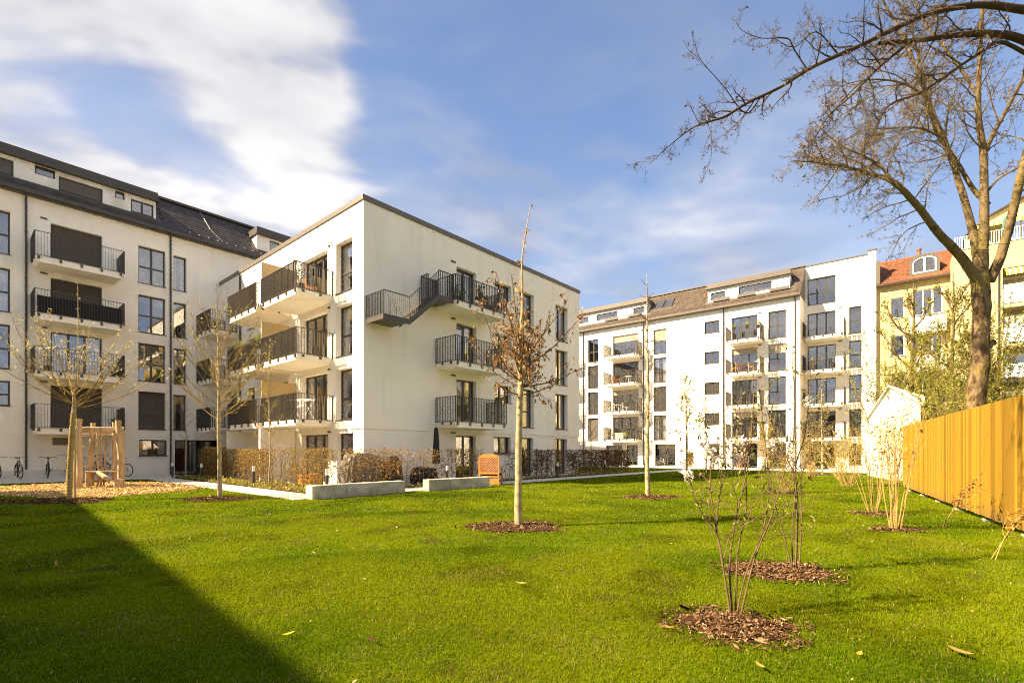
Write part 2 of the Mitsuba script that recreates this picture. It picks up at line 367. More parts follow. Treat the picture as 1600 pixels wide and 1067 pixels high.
# ------------------------------------------------------------------ building kit
def window(bld, F, a0, a1, z0, z1, cols=1, rows=(), fill=None, d=.2, name="window", sill=True, tilt=None, mull=.055, frame_mat="m_frame", label=None):
    """frame with mullions and transoms, a pane for every light, sill; fill = shutter / (share, material) / curtain"""
    key = numbered(f"{bld}__{name}")
    if label: labels[key] = {"label": label}
    fr = MB(F); w = .07
    fr.box(a0, a0 + w, d, d + .09, z0, z1).box(a1 - w, a1, d, d + .09, z0, z1)
    fr.box(a0 + w, a1 - w, d, d + .09, z0, z0 + w).box(a0 + w, a1 - w, d, d + .09, z1 - w, z1)
    xs = np.linspace(a0 + w / 2, a1 - w / 2, cols + 1)
    for x in xs[1:-1]: fr.box(x - mull, x + mull, d + .004, d + .086, z0 + w, z1 - w)
    zs = [z0 + w / 2] + [z0 + r * (z1 - z0) for r in rows] + [z1 - w / 2]
    for z in zs[1:-1]:
        for k in range(cols): fr.box(xs[k] + mull * (k > 0) + w / 2 * (k == 0), xs[k + 1] - mull * (k < cols - 1) - w / 2 * (k == cols - 1), d + .008, d + .082, z - mull * .8, z + mull * .8)
    fr.build(key, "frame", frame_mat)
    if fill != "shutter":
        for k in range(cols):
            for r in range(len(zs) - 1):
                MB(F).quad([[xs[k] + .03, d + .045, zs[r] + .03], [xs[k + 1] - .03, d + .045, zs[r] + .03], [xs[k + 1] - .03, d + .045, zs[r + 1] - .03], [xs[k] + .03, d + .045, zs[r + 1] - .03]]).build(key, "pane", "m_glass")
    share, smat = (1.0, "m_shutter") if fill == "shutter" else fill if isinstance(fill, tuple) else (0, None)
    if share:
        n = max(2, int((z1 - z0) * share / .055)); s = MB(F)
        zz = np.linspace(z1 - (z1 - z0 - .02) * share, z1 - .01, n + 1)
        for k in range(n): s.hull([(a, b, z) for a in (a0 + .03, a1 - .03) for b, z in ((d - .035, zz[k] + .004), (d - .05, (zz[k] + zz[k + 1]) / 2), (d - .035, zz[k + 1] - .004), (d - .02, zz[k]), (d - .02, zz[k + 1]))])
        s.build(key, "roller_shutter", smat, kind="stuff")
    if fill == "curtain":
        for lo, hi in ((a0 + .05, a0 + .34 * (a1 - a0)), (a1 - .30 * (a1 - a0), a1 - .05)):
            n = 24; x = np.linspace(lo, hi, n); y = d + .22 + .03 * np.sin(np.arange(n) * 1.9)
            v = np.vstack([np.stack([x, y, x * 0 + z], 1) for z in (z0 + .05, z1 - .05)])
            k = np.arange(n - 1)
            MB(F).add(v, np.stack([k, k + 1, k + 1 + n, k + n], 1)).build(key, "curtain", "m_curtain")
    if sill: MB(F).box(a0 - .04, a1 + .04, -.05, d, z0 - .035, z0 - .003).build(key, "sill", "m_anthracite")
    return key


def rail_run(m, p, q, z0, z1, step=.12, bar=(.012, .045), ztop=None, zbot=None):
    """flat upright bars along p-q with a handrail; ztop/zbot override the heights at (p, q) for a flight"""
    p, q = np.array(p, float), np.array(q, float); L = np.linalg.norm(q - p); t = (q - p) / L; nrm = np.array([-t[1], t[0]])
    zt = ztop or (z1, z1); zb = zbot or (z0, z0); n = max(2, int(round(L / step)))
    for k in range(n + 1):
        s = k / n; c = p + t * L * s; a, b = zb[0] + (zb[1] - zb[0]) * s, zt[0] + (zt[1] - zt[0]) * s
        w, d = (bar if 0 < k < n else (.03, .05))
        v = [[*(c + i * t * w / 2 + j * nrm * d / 2), z] for i in (-1, 1) for j in (-1, 1) for z in (a, b)]
        m.add(v, BOXF)
    m.bar([*p, zt[0] + .01], [*q, zt[1] + .01], .055, .022)
    m.bar([*p, zb[0] + .05], [*q, zb[1] + .05], .03, .02)


def balcony(bld, F, a0, a1, zt, depth, thick=.27, rail=1.15, step=.12, brackets=.85, label=None):
    key = numbered(f"{bld}__balcony")
    if label: labels[key] = {"label": label}
    MB(F).hull([(a + da, b, z) for a, sg in ((a0, 1), (a1, -1)) for b in (-depth, .05) for z, da in ((zt, 0), (zt - .13, 0), (zt - thick, .12 * sg))] +
               [(a0 + .12, -depth + .0, zt - thick), (a1 - .12, -depth + .0, zt - thick)]).build(key, "slab", "m_plaster")
    r = MB(F); bf = -depth - .035
    rail_run(r, (a0 - .03, bf), (a1 + .03, bf), zt - .03, zt + rail, step)
    for a in (a0 - .03, a1 + .03): rail_run(r, (a, bf), (a, -.03), zt - .03, zt + rail, step)
    r.build(key, "railing", "m_anthracite")
    m = MB(F); n = max(2, int(round((a1 - a0) / brackets)))
    for k in range(n + 1):
        a = a0 + .12 + (a1 - a0 - .24) * k / n
        m.box(a - .05, a + .05, -depth - .05, -depth + .01, zt - .19, zt - .035)
    for a, sg in ((a0, -1), (a1, 1)):
        for b in (-depth + .3, -depth * .35): m.box(min(a, a + sg * .05), max(a, a + sg * .05), b - .05, b + .05, zt - .15, zt - .035)
    m.build(key, "brackets", "m_anthracite", kind="stuff")
    return key


def tiles(F, a0, a1, b0, z0, b1, z1, w=.30, course=.32, rng=None, skip=()):
    """overlapping courses of flat tiles on the slope from (b0,z0) up to (b1,z1); skip = (a0,a1,t0,t1) holes"""
    m = MB(F); L = math.hypot(b1 - b0, z1 - z0); tb, tz = (b1 - b0) / L, (z1 - z0) / L; nb, nz = -tz, tb
    n = int(L / course); k = np.arange(int((a1 - a0) / w))
    for r in range(n):
        off = (r % 2) * w / 2
        for i in k:
            x0 = max(a0, a0 + i * w - off + .004); x1 = min(a1, a0 + (i + 1) * w - off - .004)
            t0, t1 = r * course, min(L, r * course + course * 1.12)
            if x1 - x0 < .03 or any(x0 < s[1] and x1 > s[0] and t0 < s[3] and t1 > s[2] for s in skip): continue
            h = .012 + .006 * rng.random(); e = .002 * rng.random()
            v = [[x, b0 + tb * t + nb * hh, z0 + tz * t + nz * hh] for x in (x0, x1) for t, lo, hi in ((t0, h, h + .022), (t1, .0, .018)) for hh in (lo + e, hi + e)]
            m.add(v, BOXF, (rng.random(), 0))
    return m


def downpipe(bld, F, a, z0, z1, b=-.07, r=.05):
    m = MB(F).tube([(a, b, z0), (a, b, z1)], r, 10)
    z = z0 + .4
    while z < z1: m.tube([(a, b, z), (a, b, z + .05)], r * 1.3, 10); z += 2.4
    m.tube([(a, b, z1 - .02), (a, b - .12, z1 + .2)], r, 8)
    m.build(bld, "drainpipe", "m_anthracite", smooth=40)


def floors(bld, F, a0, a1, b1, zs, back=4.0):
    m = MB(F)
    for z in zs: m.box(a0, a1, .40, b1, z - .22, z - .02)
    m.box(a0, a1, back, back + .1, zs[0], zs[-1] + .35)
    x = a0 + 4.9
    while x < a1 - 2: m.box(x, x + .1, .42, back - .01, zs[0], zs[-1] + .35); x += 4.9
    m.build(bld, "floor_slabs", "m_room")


def slot(bld, F, a0, a1, z):
    MB(F).box(a0, a1, -.06, .01, z, z + .07).build(bld, "air_vent", "m_anthracite")


RG = random.Random(7)
# ------------------------------------------------------------------ dark-roofed block on the left
LB = thing("apartment_building", "long white apartment block under the dark grey tiled roof, behind the climbing frame and bicycles", "building")
holes, todo = [], []
cols = {"w0": (.62, 2.2), "wm": (-2.3, -.8)}
LZ = [(11.65, 13.87), (8.7, 10.94), (5.77, 8.05), (2.87, 5.15)]
for c, (a0, a1) in cols.items():
    for (z0, z1) in LZ[:3] + [(3.88, 5.16)]: todo.append(dict(a0=a0, a1=a1, z0=z0, z1=z1, cols=2, rows=(.46,)))
for i, (z0, z1) in enumerate(LZ):
    todo.append(dict(a0=3.73, a1=5.89, z0=[11.58, 8.65, 5.72, 2.80][i], z1=z1 - .04, cols=3, fill="curtain" if i == 2 else "shutter", sill=False))
    todo.append(dict(a0=7.57, a1=8.94, z0=z0, z1=z1, cols=2, rows=(.46,), fill="shutter" if i == 3 else None))
    todo.append(dict(a0=9.36, a1=10.06, z0=z0, z1=z1 - .06, cols=1, rows=()))
todo.append(dict(a0=7.62, a1=9.03, z0=1.27, z1=2.24, cols=2, fill="curtain"))
todo.append(dict(a0=9.44, a1=11.9, z0=.03, z1=2.26, cols=3, d=.9, sill=False, name="entrance_door"))
hs = [(t["a0"], t["z0"], t["a1"], t["z1"]) for t in todo]
wall_mesh(LF, rect(-4, 30, 2.45, 15.05), [h for h in hs if h[1] > 2.5], 0, .38).build(LB, "wall", "m_plaster")
wall_mesh(LF, rect(-4, 30, -.1, 2.45), [h for h in hs if h[3] < 2.5], .025, .38).build(LB, "plinth", "m_plinth")
MB(LF).box(-4, -3.7, .38, 12, -.1, 15.05).box(29.7, 30, .38, 12, -.1, 15.05).box(-4, 30, 11.7, 12, -.1, 15.04).build(LB, "rear_wall", "m_plaster")
for k, t in enumerate(todo):
    if not t.get('fill') and k % 3 == 1: t['fill'] = 'curtain'
    window(LB, LF, **t)
floors(LB, LF, -3.7, 29.7, 11.7, [.02, 2.8, 5.72, 8.65, 11.58, 14.5])
for z, in ((11.52,), (8.60,), (5.68,), (2.76,)):
    balcony(LB, LF, 3.0, 6.56, z, 1.6, thick=.33, rail=1.2, step=.115, brackets=.83)
for z in (13.95, 11.02, 8.12, 5.22): slot(LB, LF, 3.32, 3.60, z)
for z in (13.95, 11.02, 8.12): slot(LB, LF, -.2, .1, z)
downpipe(LB, LF, 2.78, .6, 14.8); downpipe(LB, LF, 9.2, .1, 14.8)
MB(LF).box(3.8, 4.55, -.02, .02, 1.88, 2.28).build(LB, "vent_grille", "m_coping")
# roof: slope, flat top, tile courses, gutter
rf = numbered(f"{LB}__roof")
MB(LF).hull([(a, b, z) for a in (-4.1, 30.1) for b, z in ((-.32, 15.06), (-.32, 15.12), (2.55, 18.1), (11, 18.1), (12.2, 15.06))]).build(rf, "roof_body", "m_anthracite")
tiles(LF, -4.1, 30, -.33, 15.14, 2.55, 18.12, rng=RG, skip=((-4.2, 8.66, .9, 2.7), (14.3, 25.2, .9, 2.7))).build(rf, "roof_tiles", "m_roofdark", useuv=True, kind="stuff")
MB(LF).box(-4.1, 30.1, -.46, -.33, 14.98, 15.16).box(-4.1, 30.1, -.33, .0, 14.93, 15.04).build(rf, "gutter", "m_anthracite")
MB(LF).box(-4.1, 30.1, 2.40, 2.75, 18.12, 18.26).build(rf, "ridge_edge", "m_anthracite")


def dormer(rf, F, a0, a1, wins, bf=.42, z0=15.72, z1=16.92, zr=17.45, matr="m_anthracite", fasc=.36, over=.28, frame="m_frame"):
    key = numbered(f"{rf}__dormer") if rf.count("__") == 0 else rf
    h = [(w[0], w[1], w[2], w[3]) for w in wins]
    wall_mesh(F, rect(a0, a1, z0, z1), h, bf, bf + .2).build(key, "dormer_wall", "m_whitewall")
    for a, sg in ((a0, 1), (a1, -1)):
        MB(F).hull([(x, b, z) for x in (a, a + sg * .2) for b, z in ((bf + .2, z0), (bf + .2, z1), (bf + 1.9, z1), (bf + .8, z0))]).build(key, "dormer_cheek", "m_whitewall")
    MB(F).box(a0 - .12, a1 + .12, bf - over, 2.6, z1 + .002, z1 + .16).box(a0 - .06, a1 + .06, bf - over + .1, 2.6, z1 + .16, zr).build(key, "dormer_roof", matr)
    MB(F).box(a0 - .05, a1 + .05, bf - .26, bf - .04, z0 - .06, z0 + .07).build(key, "dormer_apron", matr)
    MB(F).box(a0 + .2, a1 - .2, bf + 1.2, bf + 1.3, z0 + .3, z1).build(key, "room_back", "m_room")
    for w in wins:
        f = MB(F); d = bf + .1
        f.box(w[0], w[2], d, d + .06, w[1], w[1] + .07).box(w[0], w[2], d, d + .06, w[3] - .07, w[3]).box(w[0], w[0] + .07, d, d + .06, w[1] + .07, w[3] - .07).box(w[2] - .07, w[2], d, d + .06, w[1] + .07, w[3] - .07)
        if w[4] != "shutter" and w[2] - w[0] > 1: f.box((w[0] + w[2]) / 2 - .05, (w[0] + w[2]) / 2 + .05, d + .003, d + .057, w[1] + .07, w[3] - .07)
        f.build(key, "window_frame", frame)
        if w[4] == "shutter": MB(F).box(w[0] + .05, w[2] - .05, d + .012, d + .03, w[1] + .05, w[3] - .05).build(key, "roller_shutter", "m_shutter")
        else: MB(F).quad([[w[0] + .05, d + .03, w[1] + .05], [w[2] - .05, d + .03, w[1] + .05], [w[2] - .05, d + .03, w[3] - .05], [w[0] + .05, d + .03, w[3] - .05]]).build(key, "pane", "m_glass")


dm = numbered(f"{LB}__dormer")
dormer(dm, LF, -4.0, 8.55, [(-.9, 15.85, 2.35, 16.72, "shutter"), (3.15, 16.42, 3.95, 16.9, "g"), (4.1, 15.85, 5.98, 16.68, "shutter"), (6.55, 16.45, 7.0, 16.9, "g"), (7.3, 15.85, 8.42, 16.68, "g")])
dm2 = numbered(f"{LB}__dormer")
dormer(dm2, LF, 14.5, 25, [(15.4, 16.0, 16.1, 16.8, "g"), (17.2, 16.2, 19.5, 16.8, "g")])
# snow guard studs and a lightning rod lying on the slope
m = MB(LF)
for k in range(9): m.box(10.2 + k * .55, 10.26 + k * .55, -.06, .02, 15.44, 15.54)
m.build(rf, "snow_studs", "m_steel", kind="stuff")
MB(LF).tube([(12.2, -.1, 15.42), (11.7, .9, 16.48), (11.5, 2.5, 18.2)], .010, 6).build(rf, "lightning_conductor", "m_steel")

# ------------------------------------------------------------------ flat-roofed block in the middle
MBK = thing("apartment_building", "white flat-roofed apartment block with a dark steel outside stair", "building")
FZ = [(8.87, 11.2), (5.94, 8.27), (3.0, 5.33), (.03, 2.37)]
todo = []
for i, (z0, z1) in enumerate(FZ):
    todo.append(dict(a0=17.5, a1=18.95, z0=z0, z1=z1, cols=2, sill=False, name="balcony_door" if i < 3 else "terrace_door", d=.26))
    todo.append(dict(a0=20.4, a1=21.85, z0=z1 - .97, z1=z1, cols=2, d=.26, fill="curtain" if i == 3 else None))
    todo.append(dict(a0=22.6, a1=23.98, z0=z0, z1=z1, cols=1, rows=(.42,), d=.26, fill=None))
    todo.append(dict(a0=26.27, a1=27.65, z0=z0, z1=z1, cols=2, d=.26, fill="curtain" if i in (0, 2) else None))
hs = [(t["a0"], t["z0"], t["a1"], t["z1"]) for t in todo]
wall_mesh(MF, rect(12, 29.08, 2.55, 12.55), [h for h in hs if h[1] > 2.6], 0, .4).build(MBK, "wall", "m_plaster")
wall_mesh(MF, rect(12.045, 29.06, -.1, 2.55), [h for h in hs if h[3] < 2.6], .045, .4).build(MBK, "plinth", "m_plinth")
for t in todo: window(MBK, MF, **t)
todo2 = []
for i, (z0, z1) in enumerate(FZ):
    todo2.append(dict(a0=19.95, a1=21.33, z0=z0, z1=z1, cols=1, rows=(.42,), d=.26, fill="curtain" if i in (0, 1) else None))
    todo2.append(dict(a0=22.12, a1=24.75, z0=z0, z1=z1, cols=3, d=.26, sill=False, name="balcony_door", fill="curtain" if i == 2 else None))
    todo2.append(dict(a0=26.3, a1=28.9, z0=z0, z1=z1, cols=3, d=.26, sill=False, name="balcony_door"))
    todo2.append(dict(a0=30.55, a1=31.6, z0=z0, z1=z1, cols=1, d=.26))
    todo2.append(dict(a0=33.3, a1=34.9, z0=z0, z1=z1, cols=2, d=.26, sill=False, name="balcony_door"))
hs = [(t["a0"], t["z0"], t["a1"], t["z1"]) for t in todo2]
wall_mesh(ML, rect(19.43, 36.16, 2.55, 12.55), [h for h in hs if h[1] > 2.6], 0, .4).build(MBK, "wall", "m_plaster")
wall_mesh(ML, rect(19.43, 36.18, -.1, 2.55), [h for h in hs if h[3] < 2.6], .045, .4).build(MBK, "plinth", "m_plinth")
for t in todo2: window(MBK, ML, **t)
MB().box(28.7, 29.08, 19.43, 36.1, -.1, 12.55).build(MBK, "end_wall", "m_plaster")
m = MB()
for z in (.02, 2.98, 5.92, 8.85, 11.9): m.box(12.45, 28.65, 19.48, 36.1, z - .22, z - .02)
m.box(16, 28.6, 23, 23.1, 0, 12).box(15.9, 16, 23, 36, 0, 12).box(20.0, 20.1, 19.5, 22.99, 0, 12).box(24.9, 25, 19.5, 22.99, 0, 12).box(12.5, 15.89, 25.5, 25.6, 0, 12).box(12.5, 15.89, 29.5, 29.6, 0, 12)
m.build(MBK, "floor_slabs", "m_room")
MB().box(12.3, 28.8, 19.3, 36.1, 12.30, 12.5).build(MBK, "roof", "m_concrete")
MB().box(11.94, 29.14, 18.97, 19.45, 12.552, 12.77).box(11.94, 12.46, 19.45, 36.15, 12.552, 12.77).box(28.66, 29.14, 19.45, 36.15, 12.552, 12.77).build(MBK, "coping", "m_coping")
for z in (8.87, 5.94, 3.0):
    balcony(MBK, MF, 16.12, 19.73, z, 1.43, thick=.30, rail=1.2)
    balcony(MBK, ML, 21.66, 25.25, z, 1.72, thick=.29, rail=1.15)
    balcony(MBK, ML, 25.95, 29.65, z, 1.72, thick=.29, rail=1.15)
    balcony(MBK, ML, 32.85, 35.2, z, 1.6, thick=.29, rail=1.15)
    MB(ML).box(25.36, 25.40, -1.7, -.02, z + .03, z + 2.05).build(MBK, "privacy_screen", "m_screen")
for z in (2.45, 5.42, 8.36, 11.3):
    slot(MBK, MF, 17.12, 17.40, z + .02); slot(MBK, ML, 21.86, 22.02, z - .02)
for a, w in ((25.45, .17), (29.75, .15)): MB(ML).box(a, a + w, -1.75, .02, .0, 2.66).build(MBK, "terrace_partition", "m_plaster")
downpipe(MBK, ML, 32.6, .05, 12.4)
for a, z in ((21.75, 11.42), (24.98, 11.3)): MB(ML).tube([(a, 0.02, z), (a, -.10, z), (a - .02, -.16, z - .10)], .035, 8).build(MBK, "wall_lamp", "m_steel", smooth=40)
MB(MF).tube([(20.2, .02, 11.62), (20.2, -.14, 11.62)], .05, 8).build(MBK, "wall_lamp", "m_black", smooth=40)
# outside stair: low landing, flight, upper landing beside the top balcony
st = numbered(f"{MBK}__outside_stair"); labels[st] = {"label": "dark steel outside stair down from the top balcony"}
z0, z1, xa, xb, xc, xd = 7.34, 8.84, 12.12, 13.45, 15.15, 16.05
bfr, bk, mid = -1.33, -.06, -.62
MB(MF).box(xa, xb, bfr, bk, z0 - .07, z0).box(xa, xb, bfr - .02, bfr, z0 - .2, z0).box(xa - .02, xa, bfr, bk, z0 - .2, z0).box(xa + .1, xb - .1, bfr + .1, bk - .1, z0 - .16, z0 - .08).build(st, "low_landing", "m_anthracite")
MB(MF).box(xc, xd, bfr, bk, z1 - .07, z1).box(xc, xd, bfr - .02, bfr, z1 - .2, z1).box(xc + .1, xd - .1, bfr + .1, bk - .1, z1 - .16, z1 - .08).build(st, "upper_landing", "m_anthracite")
m = MB(MF)
for b in (bfr - .02, mid): m.hull([(a, bb, z) for bb in (b, b + .02) for a, z in ((xb, z0 - .22), (xb, z0 + .04), (xc, z1 + .02), (xc, z1 - .24))])
m.build(st, "stringer", "m_anthracite")
n = 8
for k in range(n):
    x = xb + (xc - xb) * (k + .1) / n; z = z0 + (z1 - z0) * (k + 1) / (n + 1)
    MB(MF).box(x, x + .26, bfr, mid, z - .035, z).build(st, "step", "m_anthracite")
r = MB(MF)
rail_run(r, (xa, bfr), (xb, bfr), z0 - .03, z0 + 1.02, .115)
rail_run(r, (xa, bk), (xa, bfr), z0 - .03, z0 + 1.02, .115)
rail_run(r, (xb, bfr), (xc, bfr), 0, 0, .115, ztop=(z0 + 1.02, z1 + 1.12), zbot=(z0 + .0, z1 - .02))
rail_run(r, (xc, bfr), (xd, bfr), z1 - .03, z1 + 1.18, .115)
rail_run(r, (xc, mid + .05), (xc, bk), z1 - .03, z1 + 1.18, .115)
rail_run(r, (xc, bk), (xd, bk), z1 - .03, z1 + 1.18, .115)
r.build(st, "railing", "m_anthracite")

# ------------------------------------------------------------------ brown-roofed block on the right (a lower and a set-back taller part)
RB = thing("apartment_building", "white apartment block with a brown tiled roof, across the lawn", "building")
RZ = [(11.5, 13.98), (8.58, 11.06), (5.65, 8.13), (2.72, 5.2)]
todo, todo_b = [], []
for i, (z0, z1) in enumerate(RZ):
    todo.append(dict(a0=26.15, a1=27.45, z0=z0, z1=z1, cols=2, rows=(.45,) if i == 0 else (), fill="shutter" if i == 3 else None))
    todo.append(dict(a0=21.43, a1=24.38, z0=z0 + .06, z1=z1 - .02, cols=3, sill=False, name="balcony_door", fill=(.3, "m_lightshutter") if i == 0 else None))
    todo.append(dict(a0=29.3, a1=31.5, z0=z0 + .06, z1=z1 - .02, cols=3, sill=False, name="balcony_door"))
    todo.append(dict(a0=18.44, a1=19.80, z0=z0, z1=z1, cols=2, rows=(.45,), fill=(.47, "m_lightshutter") if i == 0 else "curtain" if i == 3 else None))
    todo.append(dict(a0=13.3, a1=14.70, z0=z1 - 1.12, z1=z1, cols=2))
    todo.append(dict(a0=10.05, a1=12.2, z0=z0 + .06, z1=z1 - .04, cols=3, sill=False, name="balcony_door"))
    todo.append(dict(a0=7.75, a1=9.15, z0=z0 + .1, z1=z1, cols=2, rows=(.45,), fill=(.35, "m_lightshutter") if i == 1 else None))
    todo_b.append(dict(a0=4.30, a1=6.44, z0=z0 + .05, z1=z1 - .12, cols=3, sill=False, name="balcony_door"))
    todo_b.append(dict(a0=2.46, a1=3.33, z0=z0 + .15, z1=z1 - .05, cols=1, rows=(.47,)))
todo += [dict(a0=13.3, a1=14.7, z0=1.05, z1=2.26, cols=2), dict(a0=17.55, a1=19.7, z0=.05, z1=2.28, cols=2, d=.8, sill=False, name="entrance_door"),
         dict(a0=10.05, a1=12.2, z0=.05, z1=2.26, cols=3, sill=False, name="terrace_door"), dict(a0=7.75, a1=9.15, z0=.1, z1=2.28, cols=2),
         dict(a0=21.5, a1=22.8, z0=.05, z1=2.2, cols=2, sill=False, name="terrace_door"), dict(a0=23.3, a1=25.2, z0=.05, z1=2.2, cols=2, sill=False, name="terrace_door")]
todo_b += [dict(a0=4.30, a1=6.44, z0=14.62, z1=16.96, cols=3, rows=(.44,)), dict(a0=4.3, a1=6.44, z0=.05, z1=2.2, cols=3, sill=False, name="terrace_door"), dict(a0=2.46, a1=3.33, z0=.4, z1=2.2, cols=1)]
hs = [(t["a0"], t["z0"], t["a1"], t["z1"]) for t in todo]
wall_mesh(RF, rect(6.67, 40, 2.46, 15.08), [h for h in hs if h[1] > 2.5], 0, .38).build(RB, "wall", "m_plaster")
wall_mesh(RF, rect(6.69, 40, -.1, 2.46), [h for h in hs if h[3] < 2.5], .025, .38).build(RB, "plinth", "m_plinth")
for k, t in enumerate(todo):
    if not t.get('fill'): t['fill'] = [None, None, None, 'curtain', None, (.22, 'm_lightshutter'), None, None][(k * 5 + k // 7) % 8]
    window(RB, RF, **t)
hs = [(t["a0"], t["z0"], t["a1"], t["z1"]) for t in todo_b]
FB = Frame(RN * (48.78 + 2.45), RT, RN)
wall_mesh(FB, [(1.46, -.1), (6.92, -.1), (6.92, 18.1), (2.02, 18.1), (2.02, 18.4), (1.46, 18.4)], hs, 0, .38).build(RB, "tall_wall", "m_plaster")
for t in todo_b: window(RB, FB, **t)
MB(RF).box(6.67, 6.95, .382, 2.448, -.1, 15.05).hull([(a, b, z) for a in (6.67, 6.95) for b, z in ((-.2, 15.05), (2.448, 15.05), (2.448, 17.9))]).build(RB, "return_wall", "m_plaster")
MB(FB).box(1.46, 1.8, .38, 9.5, -.1, 18.1).box(1.8, 40, 9.2, 9.5, -.1, 15).box(39.7, 40, -2, 9.2, -.1, 15).build(RB, "rear_wall", "m_plaster")
MB(FB).box(1.4, 2.05, -.06, .45, 18.402, 18.5).box(2.05, 6.95, -.06, .45, 18.102, 18.2).build(RB, "coping", "m_coping")
MB(FB).box(1.8, 6.9, .4, 9.4, 17.6, 17.9).build(RB, "flat_roof", "m_concrete")
floors(RB, RF, 7.0, 39.6, 11.5, [.02, 2.7, 5.63, 8.56, 11.48, 14.45])
floors(RB, FB, 1.85, 6.9, 9.1, [.02, 2.7, 5.63, 8.56, 11.48, 14.45, 17.2])
for i, z in enumerate((11.60, 8.67, 5.74, 2.81)):
    balcony(RB, RF, 21.08, 24.65, z, 1.5, thick=.3, rail=1.22, step=.12, brackets=.8)
    balcony(RB, RF, 28.9, 32.2, z, 1.5, thick=.3, rail=1.22, step=.12, brackets=.8)
    balcony(RB, RF, 9.55, 12.3, z - .02, 1.5, thick=.3, rail=1.2, step=.12, brackets=.8)
    balcony(RB, FB, 3.62, 6.55, z - .06, 1.5, thick=.3, rail=1.3, step=.12, brackets=.8)
    slot(RB, RF, 9.7, 9.95, 14.02 - i * 2.93); slot(RB, FB, 3.85, 4.1, 14.0 - i * 2.93); slot(RB, RF, 20.95, 21.2, 14.1 - i * 2.93)
for a in (27.98, 20.86, 12.94, 7.05): downpipe(RB, RF, a, .1, 14.8)
rf = numbered(f"{RB}__roof")
MB(RF).hull([(a, b, z) for a in (6.63, 40) for b, z in ((-.32, 15.02), (-.32, 15.08), (2.45, 18.15), (9, 18.15), (11.9, 15.02))]).build(rf, "roof_body", "m_coping")
tiles(RF, 6.62, 39.8, -.33, 15.09, 2.45, 18.17, rng=RG, skip=((7.45, 14.7, .9, 2.75), (20.5, 36, .9, 2.75), (18.1, 20.1, 1.6, 2.8))).build(rf, "roof_tiles", "m_roofbrown", useuv=True, kind="stuff")
MB(RF).box(6.62, 40, -.46, -.33, 14.97, 15.12).box(6.62, 40, -.33, -.02, 14.93, 15.0).build(rf, "gutter", "m_coping")
MB(RF).box(6.62, 40, 2.30, 2.62, 18.17, 18.27).build(rf, "ridge_edge", "m_coping")
m = MB(RF)
for k in range(90): m.box(6.9 + k * .36, 6.96 + k * .36, -.10, -.03, 15.32, 15.43)
m.build(rf, "snow_studs", "m_black", kind="stuff")
m = MB(RF)
m.tube([(6.7, -.1, 15.47), (39, -.1, 15.47)], .02, 5); m.build(rf, "snow_rail", "m_coping")
d1 = numbered(f"{RB}__dormer"); dormer(d1, RF, 7.5, 14.5, [(12.9, 16.05, 14.2, 16.75, "g"), (8.95, 16.1, 11.7, 16.85, "g")], z1=17.12, zr=17.5, matr="m_coping")
d2 = numbered(f"{RB}__dormer"); dormer(d2, RF, 20.6, 36, [(21.0, 16.05, 22.2, 16.75, "g"), (24.0, 16.1, 26.6, 16.8, "g"), (27.6, 16.1, 28.8, 16.8, "g")], z1=17.12, zr=17.5, matr="m_coping")
for (a, bb) in ((8.3, -.02), (11.0, -.02), (13.2, -.02), (21.9, -.02), (24.6, -.02)): MB(RF).box(a - .75, a + .75, .05, .25, 15.8, 16.05).build(d1 if a < 15 else d2, "roof_planter", "m_coping")
# two skylights lying in the slope
sl = (18.17 - 15.09) / 2.78
for k, a in enumerate((18.15, 19.15)):
    key = numbered(f"{rf}__skylight"); m = MB(RF)
    def onr(b, h): return 15.09 + (b + .33) * sl + h
    for (x0, x1, b0, b1) in ((a, a + .08, .72, 1.62), (a + .82, a + .9, .72, 1.62), (a + .08, a + .82, .72, .80), (a + .08, a + .82, 1.54, 1.62)):
        m.hull([(x, b, onr(b, h)) for x in (x0, x1) for b in (b0, b1) for h in (.02, .12)])
    m.hull([(x, b, onr(b, h)) for x in (a + .08, a + .82) for b in (.8, 1.54) for h in (.01, .05)])
    put(key, m.mesh(), "m_frame")
    MB(RF).quad([(a + .06, .78, onr(.78, .085)), (a + .84, .78, onr(.78, .085)), (a + .84, 1.56, onr(1.56, .085)), (a + .06, 1.56, onr(1.56, .085))]).build(rf, "skylight_pane", "m_glass")

# ------------------------------------------------------------------ yellow house with the orange roof
YB = thing("apartment_building", "old yellow house with an orange tiled roof and an arched dormer, behind the bare trees", "building")
YF = Frame(RN * (48.78 + 2.8), RT, RN)
hs = [(-2.75, 12.5, -.95, 14.55), (-.4, 12.5, .5, 14.2), (-2.75, 9.4, -.95, 11.2), (-.4, 9.4, .5, 11.1), (-2.75, 6.3, -.95, 8.1), (-.4, 6.3, .5, 8.0)]
wall_mesh(YF, rect(-3.3, 1.44, -.1, 15.35), hs, 0, .3).build(YB, "wall", "m_yellow")
for h in hs: window(YB, YF, h[0], h[2], h[1], h[3], cols=3 if h[2] - h[0] > 1.2 else 1, rows=(), d=.1, frame_mat="m_white")
for z in (10.95, 7.85, 4.75): MB(YF).box(-2.95, -.75, -.9, .0, z, z + 1.25).build(YB, "balcony_front", "m_white")
floors(YB, YF, -3.2, 1.4, 6, [.02, 3.1, 6.2, 9.3, 12.4, 15.3])
rf = numbered(f"{YB}__roof")
MB(YF).hull([(a, b, z) for a in (-3.45, 1.44) for b, z in ((-.35, 15.28), (-.35, 15.38), (3.2, 18.35), (8, 15.3))]).build(rf, "roof_body", "m_rustwood")
tiles(YF, -3.45, 1.2, -.36, 15.4, 3.2, 18.38, w=.24, course=.34, rng=RG, skip=((-2.6, -.7, .6, 2.5),)).build(rf, "roof_tiles", "m_roofred", useuv=True, kind="stuff")
